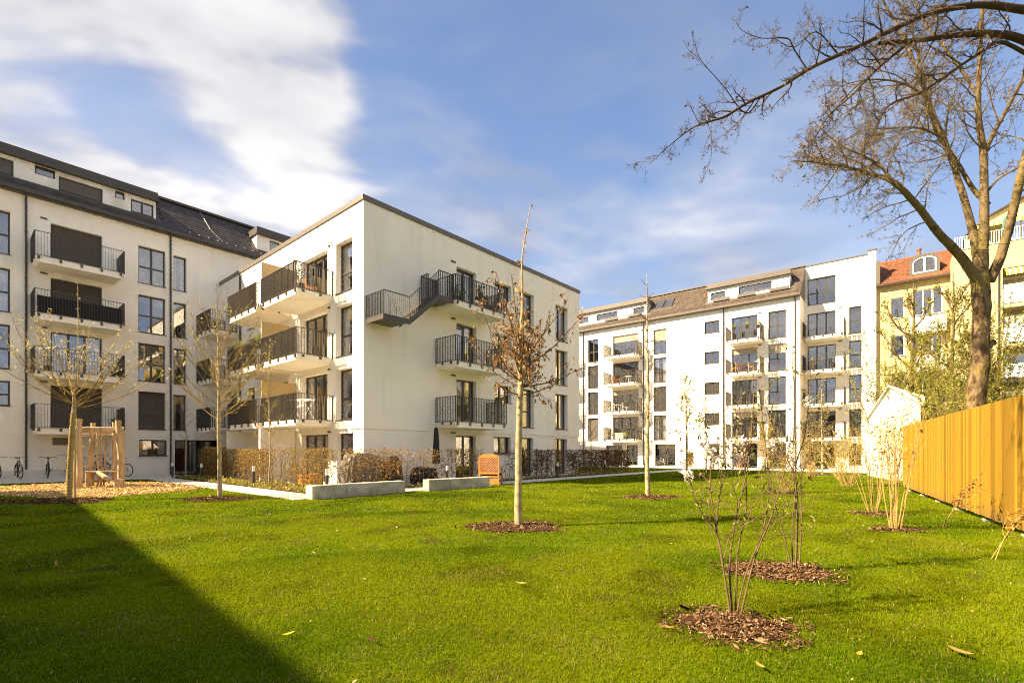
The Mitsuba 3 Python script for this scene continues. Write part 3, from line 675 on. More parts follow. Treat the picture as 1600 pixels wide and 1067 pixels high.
MB(YF).tube([(-3.5, -.42, 15.3), (1.46, -.42, 15.3)], .09, 8).build(rf, "gutter", "m_anthracite")
MB(YF).box(1.2, 1.46, -.3, 2.6, 15.5, 17.4).build(YB, "party_wall", "m_coping")
dk = numbered(f"{rf}__arched_dormer"); labels[dk] = {"label": "arched dormer with a white double window"}
def arch(a0, a1, z0, z1, rise, n=14):
    t = np.linspace(0, np.pi, n); return [(a0, z0), (a1, z0)] + [((a0 + a1) / 2 + (a1 - a0) / 2 * math.cos(x), z1 + rise * math.sin(x)) for x in t]
o = Polygon(arch(-2.6, -.7, 15.75, 16.95, .5)); i1 = Polygon(arch(-2.4, -.9, 15.95, 16.85, .4)); i2 = Polygon(arch(-2.3, -1.0, 16.05, 16.82, .33))
def slab_from(poly, b0, b1):
    mm = trimesh.creation.extrude_polygon(poly, b1 - b0, engine="earcut"); return np.stack([mm.vertices[:, 0], mm.vertices[:, 2] + b0, mm.vertices[:, 1]], 1), mm.faces
for pz, b0, b1, nm, mt in ((o.difference(i1), .1, 2.2, "arched_dormer_cheek", "m_coping"), (i1.difference(i2), .14, .22, "arched_dormer_frame", "m_white"), (i2, .26, .30, "arched_dormer_room", "m_room")):
    MB(YF).add(*slab_from(pz, b0, b1)).build(rf, nm, mt)
MB(YF).box(-1.72, -1.58, .145, .215, 16.05, 17.14).build(rf, "arched_dormer_mullion", "m_white")
MB(YF).add(*[x for x in (lambda v, f: (v, f))(*slab_from(i2, .18, .185))]).build(rf, "arched_dormer_pane", "m_glass")
MB(YF).tube([(-1.35, 1.2, 17.3), (-1.35, 1.2, 18.1)], .11, 10).tube([(-1.35, 1.2, 18.1), (-1.35, 1.2, 18.25)], .17, 10).build(rf, "chimney", "m_rustwood")

# ------------------------------------------------------------------ cream house with loggias
CB = thing("apartment_building", "cream house with white balconies and yellow awnings, rising behind the big tree trunk", "building")
CF = Frame(RN * 48.78, RT, RN)
hs = [(-11.5, z, -5.82, z + 2.45) for z in (12.0, 9.2, 6.4, 3.6, .8)]
wall_mesh(CF, rect(-16, -3.2, -.1, 16.3), hs, 0, .3).build(CB, "wall", "m_cream")
MB(CF).box(-3.5, -3.2, .3, 9, -.1, 16.3).box(-16, -3.5, 8.7, 9, -.1, 16.3).build(CB, "side_wall", "m_cream")
for z in (12.0, 9.2, 6.4, 3.6, .8):
    wall_mesh(CF, rect(-11.7, -5.6, z - .2, z + 2.6), [(-11.3, z + .1, -9.3, z + 2.2), (-8.9, z + .1, -7.5, z + 2.2), (-7.3, z + .1, -6.0, z + 2.2)], 1.5, 1.7).build(CB, "loggia_wall", "m_cream")
    for a0, a1 in ((-8.9, -7.5), (-7.3, -6.0)): window(CB, Frame(RN * (48.78 + 1.5), RT, RN), a0, a1, z + .1, z + 2.2, cols=2, rows=(), d=.05, sill=False, frame_mat="m_white")
    MB(CF).box(-11.5, -5.84, .3, 1.5, z - .18, z).box(-11.5, -5.84, .3, 1.5, z + 2.45, z + 2.6).build(CB, "loggia_floor", "m_cream")
    MB(CF).box(-11.5, -5.86, -.06, .04, z - .05, z + .95).build(CB, "balcony_front", "m_white")
    MB(CF).box(-11.5, -5.86, -.03, .01, z + .96, z + 1.2).build(CB, "balcony_glass", "m_glassgreen")
    MB(CF).tube([(-11.5, -.01, z + 1.24), (-5.86, -.01, z + 1.24)], .03, 6).build(CB, "handrail", "m_white")
def awning(a0, a1, z, out, F, name="awning"):
    k = numbered(f"{CB}__{name}"); m = MB(F); n = int((a1 - a0) / .14)
    for i in range(n):
        x0, x1 = a0 + (a1 - a0) * i / n, a0 + (a1 - a0) * (i + 1) / n
        m.quad([(x0, .1, z), (x1, .1, z), (x1, -out, z - .35), (x0, -out, z - .35)], (i % 2, 0)).quad([(x0, -out, z - .35), (x1, -out, z - .35), ((x0 + x1) / 2 + .05, -out, z - .6), ((x0 + x1) / 2 - .05, -out, z - .6)], (i % 2, 0))
    put(k, m.mesh(), "m_awning", uv=np.vstack(m.u))
mat("m_awning", {"type": "diffuse", "reflectance": proc(lambda p, n, uv: mix((.80, .56, .09), (.82, .78, .60), uv.x))})
awning(-11.4, -5.9, 14.4, .5, CF)
FP = Frame(RN * (48.78 + 2.4), RT, RN)
pent = [(-16, 16.2), (-4.0, 16.2), (-4.0, 17.9), (-5.2, 19.0), (-7.5, 20.1), (-10.5, 20.6), (-16, 20.6)]
wall_mesh(FP, pent, [(-9.6, 16.4, -6.2, 18.6)], 0, .3).build(CB, "penthouse_wall", "m_cream")
window(CB, FP, -9.6, -6.2, 16.4, 18.6, cols=4, d=.08, sill=False, frame_mat="m_white")
m = MB(FP)
for (x0, q0), (x1, q1) in zip(pent[2:-1], pent[3:]): m.hull([(x, b, z + h) for x, z in ((x0, q0), (x1, q1)) for b in (-.25, 5) for h in (.01, .13)])
m.build(CB, "penthouse_roof", "m_anthracite")
awning(-11, -4.6, 18.6, 1.2, FP)
r = MB(CF); rail_run(r, (-16, .1), (-3.3, .1), 16.32, 17.25, .13, bar=(.03, .03)); r.build(CB, "terrace_railing", "m_white")
MB(CF).box(-16, -3.14, -.06, .36, 16.302, 16.36).build(CB, "coping", "m_white")
m = MB(); c = CF(np.array([[-6.1, 1.2, 0]]))[0]
m.lathe([(.05, 17.0), (.28, 17.3), (.16, 18.2), (.02, 18.5)], 10, at=(c[0], c[1], 0)).tube([(c[0], c[1], 16.3), (c[0], c[1], 17.2)], .03, 6)
pk = thing("closed_parasol", "closed green parasol on the roof terrace of the cream house", "parasol"); m.top(pk, mat("m_green", princ((.05, .16, .12), .8)), smooth=40)
# downpipe of the cream house
downpipe(CB, CF, -5.6, .1, 15.9, b=-.06, r=.05)

# ------------------------------------------------------------------ wing outside the frame on the left that shades the lawn
WB = thing("apartment_building", "white courtyard wing left of the view whose shadow lies on the lawn", "building")
WW = Frame((-8.9, 3.0), (.0587, .9983), (-.9983, .0587))
wz = []
for a in (-30, -24, -18, -12, -6, 0, 6, 12, 18, 24):
    for z in (.6, 3.4, 6.2): wz.append((a, z, a + 1.6, z + 2.2))
wall_mesh(WW, rect(-40, 29, -.1, 9.1), wz, 0, .35).build(WB, "wall", "m_plaster")
for h in wz: MB(WW).box(h[0], h[2], .2, .25, h[1], h[3]).build(WB, "roller_shutter", "m_shutter")
MB(WW).box(-40, -39.6, .35, 9, -.1, 9.1).box(28.6, 29, .35, 9, -.1, 9.1).box(-39.6, 28.6, 8.6, 9, -.1, 9.1).build(WB, "rear_wall", "m_plaster")
MB(WW).box(-40.05, 29.05, -.05, 9.05, 9.102, 9.3).build(WB, "roof", "m_coping")
# ------------------------------------------------------------------ plant kit
def nrm(v): return v / (np.linalg.norm(v) + 1e-12)


def perp(t, R):
    x = R.normal(size=3); x -= t * (x @ t); return nrm(x)


def branch(R, m, tips, p, d, L, r, lvl, C):
    n = C["seg"][lvl]; pts = [np.array(p, float)]; d = nrm(np.array(d, float))
    for _ in range(n):
        d = nrm(d + R.normal(0, C["wob"][lvl], 3) + np.array([0, 0, C["up"][lvl]])); pts.append(pts[-1] + d * L / n)
    pts = np.array(pts); rr = np.linspace(r, max(r * C.get("tap", .4), C.get("rmin", .0015)), n + 1)
    m.tube(pts, rr, C["sides"][lvl], cap=False)
    kids(R, m, tips, pts, rr, L, lvl, C)


def kids(R, m, tips, pts, rr, L, lvl, C, lo=None, count=None):
    if lvl >= C["max"]: tips.append(pts); return
    if C.get("tipall"): tips.append(pts[len(pts) // 2:])
    k = C["kids"][lvl] if count is None else count; lo = C["lo"][lvl] if lo is None else lo
    for j in range(k):
        s = lo + (1 - lo) * (j + R.random()) / k; x = s * (len(pts) - 1); i = min(int(x), len(pts) - 2); f = x - i
        q = pts[i] * (1 - f) + pts[i + 1] * f; t = nrm(pts[i + 1] - pts[i]); r0 = rr[i] * (1 - f) + rr[i + 1] * f
        a = math.radians(C["ang"][lvl]) * R.uniform(.65, 1.3)
        branch(R, m, tips, q, t * math.cos(a) + perp(t, R) * math.sin(a), L * C["ratio"][lvl] * (1.2 - .8 * s) * R.uniform(.55, 1.3), min(r0 * .62, C["rcap"][lvl]), lvl + 1, C)


def spline(pts, per=4):
    p = np.array(pts, float); q = np.vstack([2 * p[0] - p[1], p, 2 * p[-1] - p[-2]]); out = []
    for i in range(len(p) - 1):
        a, b, c, d = q[i:i + 4]
        for t in np.arange(per) / per: out.append(.5 * (2 * b + (c - a) * t + (2 * a - 5 * b + 4 * c - d) * t * t + (3 * b - a - 3 * c + d) * t ** 3))
    return np.array(out + [p[-1]])


def along(R, tips, per_m, lo=0.0, jit=.0):
    """points scattered along twigs"""
    pts = []
    for t in tips:
        L = np.linalg.norm(np.diff(t, axis=0), axis=1).sum(); n = R.poisson(per_m * L)
        if n:
            s = lo + (1 - lo) * R.random(n); x = s * (len(t) - 1); i = np.minimum(x.astype(int), len(t) - 2); f = (x - i)[:, None]
            pts.append(t[i] * (1 - f) + t[i + 1] * f)
    pts = np.vstack(pts) if pts else np.zeros((0, 3))
    return pts + R.normal(0, jit, pts.shape) if jit else pts


def leaves(R, c, size, cols, aspect=.45, droop=0., fold=.25, spread=.35):
    """folded leaf-shaped pieces: two triangles hinged at the midrib; returns vertices, faces, colours"""
    n = len(c)
    d = R.normal(size=(n, 3)); d[:, 2] -= droop; d /= np.linalg.norm(d, axis=1, keepdims=True)
    s = R.normal(size=(n, 3)); s -= d * (s * d).sum(1, keepdims=True); s /= np.linalg.norm(s, axis=1, keepdims=True)
    k = np.cross(d, s); L = size * np.exp(R.normal(0, spread, (n, 1)))
    base, tip = c, c + d * L; mid = c + d * L * .45
    l = mid + s * L * aspect * .5 + k * L * fold * .3; r = mid - s * L * aspect * .5 + k * L * fold * .3
    v = np.stack([base, l, tip, r], 1).reshape(-1, 3); o = np.arange(n)[:, None] * 4
    f = np.vstack([o + [0, 1, 2], o + [0, 2, 3]])
    cols = np.array(cols); w = R.integers(0, len(cols), n); col = cols[w] * np.exp(R.normal(0, .18, (n, 1)))
    return v, f, np.repeat(np.clip(col, 0, .95), 4, 0)


def leafpart(key, name, R, c, size, cols, kind="stuff", material="m_leaf", **kw):
    if len(c) == 0: return
    v, f, col = leaves(R, c, size, cols, **kw)
    part(key, name, (v, f), material, color=col, kind=kind)


BROWN = [(.36, .20, .085), (.45, .275, .13), (.26, .135, .06), (.50, .34, .18)]
YGREEN = [(.36, .36, .06), (.28, .31, .05), (.45, .40, .10)]
OLIVE = [(.22, .215, .035), (.165, .175, .03), (.27, .245, .055), (.12, .12, .025)]
CATKIN = [(.62, .56, .26), (.54, .47, .19), (.70, .65, .38)]
PALELEAF = [(.29, .26, .09), (.22, .21, .06), (.36, .31, .14), (.14, .145, .04)]


# mulch round each plant: a low heap with loose bark chips
MULCH = []


def chips(R, poly, n, size, cols, height, base=.004, flat=.45):
    minx, miny, maxx, maxy = poly.bounds; p = []
    while len(p) < n:
        q = R.uniform((minx, miny), (maxx, maxy), (n * 2, 2)); ok = shapely.contains_xy(poly, q[:, 0], q[:, 1]); p += list(q[ok])
    p = np.array(p[:n]); edge = shapely.distance(shapely.points(p), poly.exterior)
    z = base + height(edge) + R.random(n) * .012
    ang = R.uniform(0, 2 * np.pi, n); tilt = R.normal(0, flat, n)
    d = np.stack([np.cos(ang) * np.cos(tilt), np.sin(ang) * np.cos(tilt), np.sin(tilt)], 1); s = np.stack([-np.sin(ang), np.cos(ang), R.normal(0, .3, n)], 1); s /= np.linalg.norm(s, axis=1, keepdims=True); k = np.cross(d, s)
    L = size * np.exp(R.normal(0, .4, (n, 1))); w = L * R.uniform(.12, .38, (n, 1)); h = L * .10
    c = np.hstack([p, z[:, None]])
    v = np.stack([c + d * L * .5 * i + s * w * .5 * j * (1 - .3 * (i > 0)) + k * h * m_ for i in (-1, 1) for j in (-1, 1) for m_ in (0, 1)], 1).reshape(-1, 3)
    f = (np.arange(n)[:, None, None] * 8 + np.vstack([BOXF[:, [0, 1, 2]], BOXF[:, [0, 2, 3]]])[None]).reshape(-1, 3)
    cols = np.array(cols); col = cols[R.integers(0, len(cols), n)] * np.exp(R.normal(0, .22, (n, 1)))
    return v, f, np.repeat(np.clip(col, 0, .9), 8, 0)


BARK = [(.060, .030, .016), (.105, .058, .030), (.19, .118, .062), (.040, .022, .012), (.29, .20, .115), (.075, .040, .021)]


def mulch(poly, seed, label, n=900, h=.05, size=.055, cols=BARK, name="mulch_bed"):
    R = np.random.default_rng(seed)
    key = thing(name, label, "mulch", kind="stuff")
    hh = lambda e: h * np.clip(e / .30, 0, 1) ** .7
    ring = np.array(poly.exterior.coords)[:-1]; c = np.array(poly.centroid.coords[0])
    rings = [ring * (1 - t) + c * t for t in (0, .12, .3, .6, .9)]
    v = np.vstack([np.hstack([r, (hh(shapely.distance(shapely.points(r), poly.exterior)) - (.02 if i == 0 else 0))[:, None]]) for i, r in enumerate(rings)])
    m = len(ring); i_, j_ = np.meshgrid(np.arange(len(rings) - 1), np.arange(m), indexing="ij")
    f = np.stack([i_ * m + j_, i_ * m + (j_ + 1) % m, (i_ + 1) * m + (j_ + 1) % m, (i_ + 1) * m + j_], -1).reshape(-1, 4); f = np.vstack([f[:, [0, 1, 2]], f[:, [0, 2, 3]]])
    v2, f2, c2 = chips(R, poly, n, size, cols, hh)
    base = np.array(cols).mean(0) * .6
    V, Fc, C = np.vstack([v, v2]), np.vstack([f, f2 + len(v)]), np.vstack([np.tile(base, (len(v), 1)), c2])
    # stray chips in the grass around
    far = poly.buffer(.2)
    v3, f3, c3 = chips(R, far, n // 6, size, cols, lambda e: .015 + 0 * e)
    put(key, (np.vstack([V, v3]), np.vstack([Fc, f3 + len(V)])), "m_chip", color=np.vstack([C, c3]))
    MULCH.append(poly)
    return key


# ------------------------------------------------------------------ the big old tree behind the fence and the one whose limbs hang in from the right
TRUNK=[(23.33,-0.93,2.99,0.288),(23.43,-1.05,4.75,0.2556),(23.46,-1.08,6.08,0.2448),(23.44,-1.07,7.19,0.252),(23.41,-1.03,7.74,0.2376)]
L1=[(23.38,-1.0,7.41,0.1584),(22.71,-0.53,8.21,0.1368),(21.84,0.02,8.84,0.1152),(20.93,0.61,9.7,0.0972),(19.94,1.13,10.18,0.0792),(19.1,1.64,10.27,0.054),(18.28,2.13,10.3,0.0396),(17.35,2.75,10.27,0.0252),(16.5,3.27,10.15,0.0144)]
L1b=[(19.94,1.13,10.18,0.0504),(19.84,1.41,10.71,0.0396),(19.61,1.82,11.1,0.0324),(19.04,2.48,11.53,0.0216),(18.49,3.11,12.26,0.0108)]
L2=[(23.41,-1.03,7.63,0.144),(23.43,-0.91,8.89,0.1224),(23.4,-0.71,10.05,0.1044),(23.35,-0.51,11.0,0.0936),(23.3,-0.29,11.96,0.0828),(23.13,0.05,13.15,0.072),(23.01,0.35,14.25,0.0612),(22.79,0.75,15.7,0.0504),(22.62,1.1,16.82,0.0396),(22.33,1.58,17.96,0.0324),(22.03,2.09,19.45,0.0144)]
L2b=[(23.63,-1.28,10.06,0.0792),(23.68,-0.88,10.77,0.072),(23.68,-0.43,11.96,0.0648),(23.48,0.11,13.12,0.054),(23.59,0.28,14.3,0.0468),(23.48,0.72,16.81,0.0324),(23.33,1.04,18.32,0.0216),(23.18,1.22,19.51,0.0108)]
L3=[(23.47,-1.1,7.74,0.1728),(23.38,-1.14,8.91,0.144),(23.25,-1.15,9.96,0.126),(23.24,-1.14,11.05,0.108),(23.22,-1.12,11.81,0.1008),(23.14,-1.02,12.8,0.0864),(23.11,-0.99,13.67,0.0756),(23.15,-1.04,14.98,0.0612),(23.2,-1.09,16.29,0.0504),(23.22,-1.12,17.82,0.036)]
L3b=[(23.25,-1.15,11.71,0.072),(23.29,-1.5,12.56,0.0612),(23.36,-1.88,13.38,0.0504),(23.35,-2.18,14.08,0.036),(23.54,-2.7,14.97,0.0216)]
L3c=[(23.11,-0.99,13.67,0.0504),(23.05,-0.62,14.59,0.0432),(22.88,-0.12,15.64,0.036),(22.7,0.39,16.71,0.0288),(22.46,0.83,18.04,0.0144)]
L4=[(23.63,-1.28,7.41,0.1728),(23.63,-1.58,8.21,0.1368),(23.4,-1.78,9.16,0.126),(23.17,-1.97,10.29,0.1152),(23.05,-2.13,11.22,0.1044),(23.0,-2.39,12.54,0.0864),(23.08,-2.79,14.22,0.0576),(23.05,-3.05,15.66,0.0288)]
L5=[(23.3,-1.2,10.35,0.0432),(23.29,-1.5,10.72,0.0324),(23.31,-1.98,10.94,0.0252),(23.4,-2.54,11.22,0.0144)]
O1=[(13.85,-1.91,9.62,0.0868),(12.79,-1.15,9.53,0.0651),(11.99,-0.54,9.43,0.0527),(11.29,-0.03,9.16,0.0465),(10.9,0.26,8.94,0.0422),(10.34,0.6,8.56,0.0372),(9.76,0.96,8.14,0.0322),(9.05,1.47,7.66,0.0273),(8.46,1.85,7.17,0.0223),(7.91,2.17,6.78,0.018),(7.57,2.42,6.5,0.0143),(7.2,2.69,6.3,0.0105),(6.88,2.91,5.99,0.0068),(6.56,3.12,5.62,0.0031)]
O2=[(14.15,-1.96,8.82,0.0806),(12.93,-1.17,9.05,0.0651),(12.28,-0.72,9.0,0.0558),(11.65,-0.3,8.82,0.0465),(11.02,0.12,8.58,0.0384),(10.54,0.45,8.41,0.0322),(10.08,0.75,8.26,0.026)]
O3=[(12.97,-1.21,8.8,0.0341),(12.51,-0.83,8.94,0.0279),(12.11,-0.52,8.64,0.026),(11.64,-0.14,8.23,0.0236),(11.16,0.26,7.8,0.0211),(10.69,0.65,7.52,0.0167),(10.39,0.84,7.01,0.0124),(10.07,1.06,6.44,0.0081),(9.84,1.18,6.03,0.0037)]
O4=[(10.57,0.41,8.36,0.0217),(10.2,0.76,7.94,0.0186),(9.81,1.06,7.44,0.0155),(9.42,1.36,7.0,0.0118),(9.14,1.52,6.53,0.0074),(9.08,1.6,6.22,0.0031)]
O1a=[(8.16,2.05,6.96,0.0112),(7.89,2.2,6.62,0.0087),(7.57,2.42,6.96,0.0068),(7.35,2.67,7.34,0.0043),(7.29,2.74,7.58,0.0025)]
O1b=[(8.9,1.57,7.54,0.0112),(8.7,1.72,7.83,0.0093),(8.52,1.78,7.92,0.0074),(8.16,2.05,7.84,0.0056),(7.86,2.24,7.87,0.0037),(7.79,2.31,8.0,0.0019)]
O1c=[(9.4,1.23,7.92,0.0112),(9.05,1.48,8.19,0.0087),(8.7,1.72,7.86,0.0062),(8.36,1.96,7.94,0.0037)]
O1d=[(7.36,2.58,6.38,0.0081),(7.35,2.52,6.14,0.0056),(7.34,2.53,5.81,0.0037),(7.15,2.6,5.38,0.0019)]
L6=[(23.22,-0.2,12.48,0.0432),(22.59,0.22,12.69,0.0374),(21.95,0.65,12.71,0.0324),(21.19,1.22,12.56,0.0259),(20.26,1.99,12.34,0.0187),(19.41,2.66,11.63,0.0115),(18.65,3.23,10.88,0.0043)]
L7=[(23.04,0.31,14.13,0.0432),(22.33,0.82,14.44,0.036),(21.49,1.49,14.52,0.0259),(20.52,2.3,14.26,0.0158),(19.63,3.02,13.67,0.0058)]
BT = thing("plane_tree", "big bare tree with a thick yellowish trunk rising behind the wooden fence", "tree")
R = np.random.default_rng(11)
tr, br, tips = MB(), MB(), []
def limb(m, P, sides, per=4, wob=0.):
    a = spline(np.array(P)[:, :3], per); r = np.interp(np.linspace(0, len(P) - 1, len(a)), np.arange(len(P)), [p[3] for p in P])
    if wob: r = r * (1 + wob * (meshkit.fbm(a * 3.3, 3, 4) - .5) * 2); a = a + (meshkit.fbm(np.stack([a * 2, a * 2 + 9, a * 2 + 17], 1), 2, 2) - .5) * r[:, None] * .3
    v, f = tube(a, r, sides); m.add(v, f); return a, r
base = np.array(TRUNK[0][:3])
limb(tr, [(23.24, -.82, -.1, .42), (23.27, -.86, .5, .35), (23.3, -.9, 1.6, .31)] + list(TRUNK), 20, 8, .10)
tr.tube(spline([(23.5, -1.05, 4.95), (23.62, -1.2, 5.15), (23.75, -1.42, 5.32)], 4), np.linspace(.18, .10, 9), 12)     # stump of a lost limb
CB_ = dict(max=3, seg=[6, 5, 4, 3], wob=[.14, .17, .2, .22], up=[.02, -.01, -.03, -.02], kids=[13, 8, 6, 0], lo=[.15, .12, .1, 0], ang=[52, 50, 48, 40], ratio=[.42, .5, .5, .5], rcap=[.024, .010, .005, .0028], sides=[7, 5, 3, 3], tap=.35, rmin=.0025)
knots = MB()
for P, cnt, lo in ((L1, 30, .3), (L1b, 20, .1), (L2, 26, .3), (L2b, 22, .3), (L3, 16, .4), (L3b, 10, .2), (L3c, 14, .2), (L4, 9, .35), (L5, 7, .3), (L6, 24, .1), (L7, 22, .1)):
    a, r = limb(br, P, 12, 5, .07)
    for k in range(3, len(a) - 3, 4):                                              # swollen rings where side shoots were lost
        if r[k] > .04 and R.random() < .8: knots.tube([a[k] - (a[k + 1] - a[k]) * .12, a[k], a[k] + (a[k + 1] - a[k]) * .12], [r[k] * .98, r[k] * 1.12, r[k] * .98], 12, cap=False)
    Lg = np.linalg.norm(np.diff(a, axis=0), axis=1).sum()
    kids(R, br, tips, a, r, min(Lg, 5.2), 0, CB_, lo=lo, count=cnt)
tr.build(BT, "trunk", "m_bark", smooth=60)
br.build(BT, "limbs", "m_limb", smooth=60)
knots.build(BT, "bark_knots", "m_bark", smooth=60, kind="stuff")
BUDS = [(.16, .115, .08), (.11, .075, .05), (.21, .165, .12), (.17, .14, .05)]
leafpart(BT, "buds", R, along(R, tips, 10, .2, .01), .045, BUDS, aspect=.6)
OT = thing("plane_tree", "dark bare limbs of a second tree reaching in from the upper right corner", "tree")
R = np.random.default_rng(23)
br, tips = MB(), []
limb(br, [(13.6, -3.9, -.1, .34), (13.65, -3.85, 3, .27), (13.7, -3.8, 6.5, .22), (13.65, -3.75, 8.2, .19), (13.6, -3.7, 9.6, .18), (13.5, -3.6, 12, .10)], 14, 4, .08)
limb(br, [(13.65, -3.78, 7.6, .13), (13.6, -3.3, 8.55, .11)] + list(O1[:1]), 10, 4)
limb(br, [(13.65, -3.78, 7.1, .13), (13.7, -3.2, 8.1, .10)] + list(O2[:1]), 10, 4)
limb(br, [(13.65, -3.75, 7.9, .08), (13.0, -2.6, 8.5, .045)] + list(O3[:1]), 8, 4)
CO = dict(max=3, seg=[6, 6, 5, 3], wob=[.12, .20, .24, .25], up=[.02, .05, .04, .02], kids=[10, 7, 5, 0], lo=[.15, .12, .1, 0], ang=[48, 50, 50, 40], ratio=[.36, .5, .46, .5], rcap=[.013, .006, .0038, .0024], sides=[7, 5, 3, 3], tap=.35, rmin=.0016)
for P, cnt, lo in ((O1, 44, .16), (O2, 22, .2), (O3, 24, .2), (O4, 22, .12), (O1a, 6, .1), (O1b, 8, .1), (O1c, 6, .1), (O1d, 6, .1)):
    a, r = limb(br, P, 9, 4, .06)
    Lg = np.linalg.norm(np.diff(a, axis=0), axis=1).sum()
    kids(R, br, tips, a, r, min(Lg, 2.1), 0, CO, lo=lo, count=cnt)
br.build(OT, "limbs", "m_darktwig", smooth=60)
leafpart(OT, "buds", R, along(R, tips, 11, .15, .008), .026, [(.20, .15, .115), (.14, .095, .065), (.27, .22, .185), (.15, .115, .05)], aspect=.6)

# ------------------------------------------------------------------ young trees on the lawn
def whorl_tree(name, label, x, y, h, z0, z1, n, seed, r0, spread, leafcol, wrap=False, group=None, bl=1.0, leafsize=.05, leafden=9, mtwig="m_goldtwig", el0=20, el1=40, up=.12):
    R = np.random.default_rng(seed); key = thing(name, label, "tree", group)
    tr, br, tips = MB(), MB(), []
    lean = R.normal(0, .05, 2)
    P = [(x, y, -.05, r0 * 1.35), (x, y, .12, r0 * 1.08), (x + lean[0] * .3, y + lean[1] * .3, z0 * .5, r0), (x + lean[0], y + lean[1], z0, r0 * .9), (x + lean[0], y + lean[1], (z0 + z1) / 2, r0 * .55), (x + lean[0] * 2, y + lean[1], z1, r0 * .3), (x + lean[0] * 2, y, h, .006)]
    a, r = limb(tr, P, 12, 6, .05)
    C = dict(max=2, seg=[7, 5, 3], wob=[.05, .08, .1], up=[up, .08, .05], kids=[6, 2, 0], lo=[.25, .2, 0], ang=[24, 24, 20], ratio=[.34, .4, .4], rcap=[.012, .006, .004], sides=[6, 4, 3], tap=.3, rmin=.002, tipall=True)
    for k in range(n):
        s = k / (n - 1) if n > 1 else 0; z = z0 + (z1 - z0) * s ** 1.3 + R.normal(0, .04); i = np.argmin(np.abs(a[:, 2] - z)); q = a[i]
        az = k * 2.4 + R.normal(0, .3); el = math.radians(el0 + el1 * s + R.normal(0, 8)); d = np.array([math.cos(az) * math.cos(el), math.sin(az) * math.cos(el), math.sin(el)])
        branch(R, br, tips, q, d, bl * spread * (1.35 - .5 * s) * R.uniform(.75, 1.25), min(r[i] * .36, .015), 0, C)
    tips.append(a[-8:])
    if wrap:
        zz = np.arange(.1, z0 - .1, .045); w = MB()
        for z in zz:
            i = np.argmin(np.abs(a[:, 2] - z)); w.lathe([(r[i] + .004, -.022), (r[i] + .016, -.012), (r[i] + .016, .012), (r[i] + .004, .022)], 14, at=(a[i, 0], a[i, 1], z))
        w.build(key, "trunk_wrap", "m_reed", smooth=50, kind="stuff")
        MB().tube([(x + .15, y + .06, -.05), (x + .15, y + .06, 2.25)], .03, 8).build(key, "stake", "m_robinia", smooth=50)
    tr.build(key, "trunk", "m_palebark", smooth=60)
    br.build(key, "branches", mtwig, smooth=60)
    leafpart(key, "buds", R, along(R, tips, leafden, .25, .012), leafsize, leafcol, aspect=.42)
    return key


whorl_tree("young_tree", "young willow-like tree with a reed-wrapped trunk beside the climbing frame", 2.52, 20.4, 6.9, 2.85, 3.9, 34, 3, .062, 2.0, CATKIN, wrap=True, leafsize=.055, leafden=11, el0=16, el1=40, up=.12)
whorl_tree("young_tree", "young tree with upswept golden branches left of the first low concrete seat wall", 5.81, 17.55, 7.0, 2.55, 5.4, 44, 5, .066, 1.85, YGREEN + CATKIN, leafsize=.055, leafden=6, el0=22, el1=34, up=.07)

# the tree with last year's brown leaves
KT = thing("young_tree", "slim young tree hung with withered brown leaves in the middle of the lawn", "tree")
R = np.random.default_rng(8); tr, br, tips = MB(), MB(), []
x, y = 7.65, 6.47
a, r = limb(tr, [(x, y, -.05, .11), (x, y, .1, .080), (x + .02, y + .02, 1.4, .071), (x + .05, y, 2.7, .060), (x + .06, y, 3.6, .045), (x + .10, y - .02, 4.6, .03), (x + .12, y, 5.5, .016), (x + .24, y - .12, 6.6, .005)], 12, 7, .05)
C = dict(max=2, seg=[6, 4, 3], wob=[.08, .14, .18], up=[.10, .04, -.03], kids=[6, 4, 0], lo=[.12, .1, 0], ang=[45, 48, 30], ratio=[.3, .42, .4], rcap=[.012, .006, .004], sides=[6, 4, 3], tap=.3, rmin=.0018, tipall=True)
low, high = [], []
for k in range(34):
    s = k / 33; z = 2.72 + 1.0 * s; i = np.argmin(np.abs(a[:, 2] - z)); az = k * 2.4 + R.normal(0, .3); el = math.radians(12 + 45 * s + R.normal(0, 8)); d = np.array([math.cos(az) * math.cos(el), math.sin(az) * math.cos(el), math.sin(el)])
    branch(R, br, low, a[i], d, (.62 if k % 3 else 1.25) * R.uniform(.7, 1.25), min(.5 * r[i], .016), 0, C)
for az, el, L, z in ((-.75, 44, 1.7, 3.3), (2.35, 52, 1.9, 3.3), (4.0, 44, 1.6, 3.1), (-.9, 22, 1.75, 3.2), (2.9, 60, 1.6, 3.6), (-.6, 8, 1.6, 2.9), (2.3, 24, 1.5, 3.0), (.9, 40, 1.5, 3.3)):
    i = np.argmin(np.abs(a[:, 2] - z)); e = math.radians(el)
    branch(R, br, high, a[i], (math.cos(az) * math.cos(e), math.sin(az) * math.cos(e), math.sin(e)), L, .018, 0, C)
high.append(a[-14:])
tr.build(KT, "trunk", "m_palebark", smooth=60); br.build(KT, "branches", "m_twig", smooth=60)
core = along(R, low, 12.5, .1, .08); dist = np.linalg.norm((core - np.array([x + .05, y, 0]))[:, :2], axis=1); core = core[R.random(len(core)) < np.clip(1.35 - dist / .85, .12, 1)]
leafpart(KT, "withered_leaves", R, np.vstack([core, along(R, high, 11, .4, .04)]), .075, BROWN, aspect=.55, droop=1.2, fold=.7)

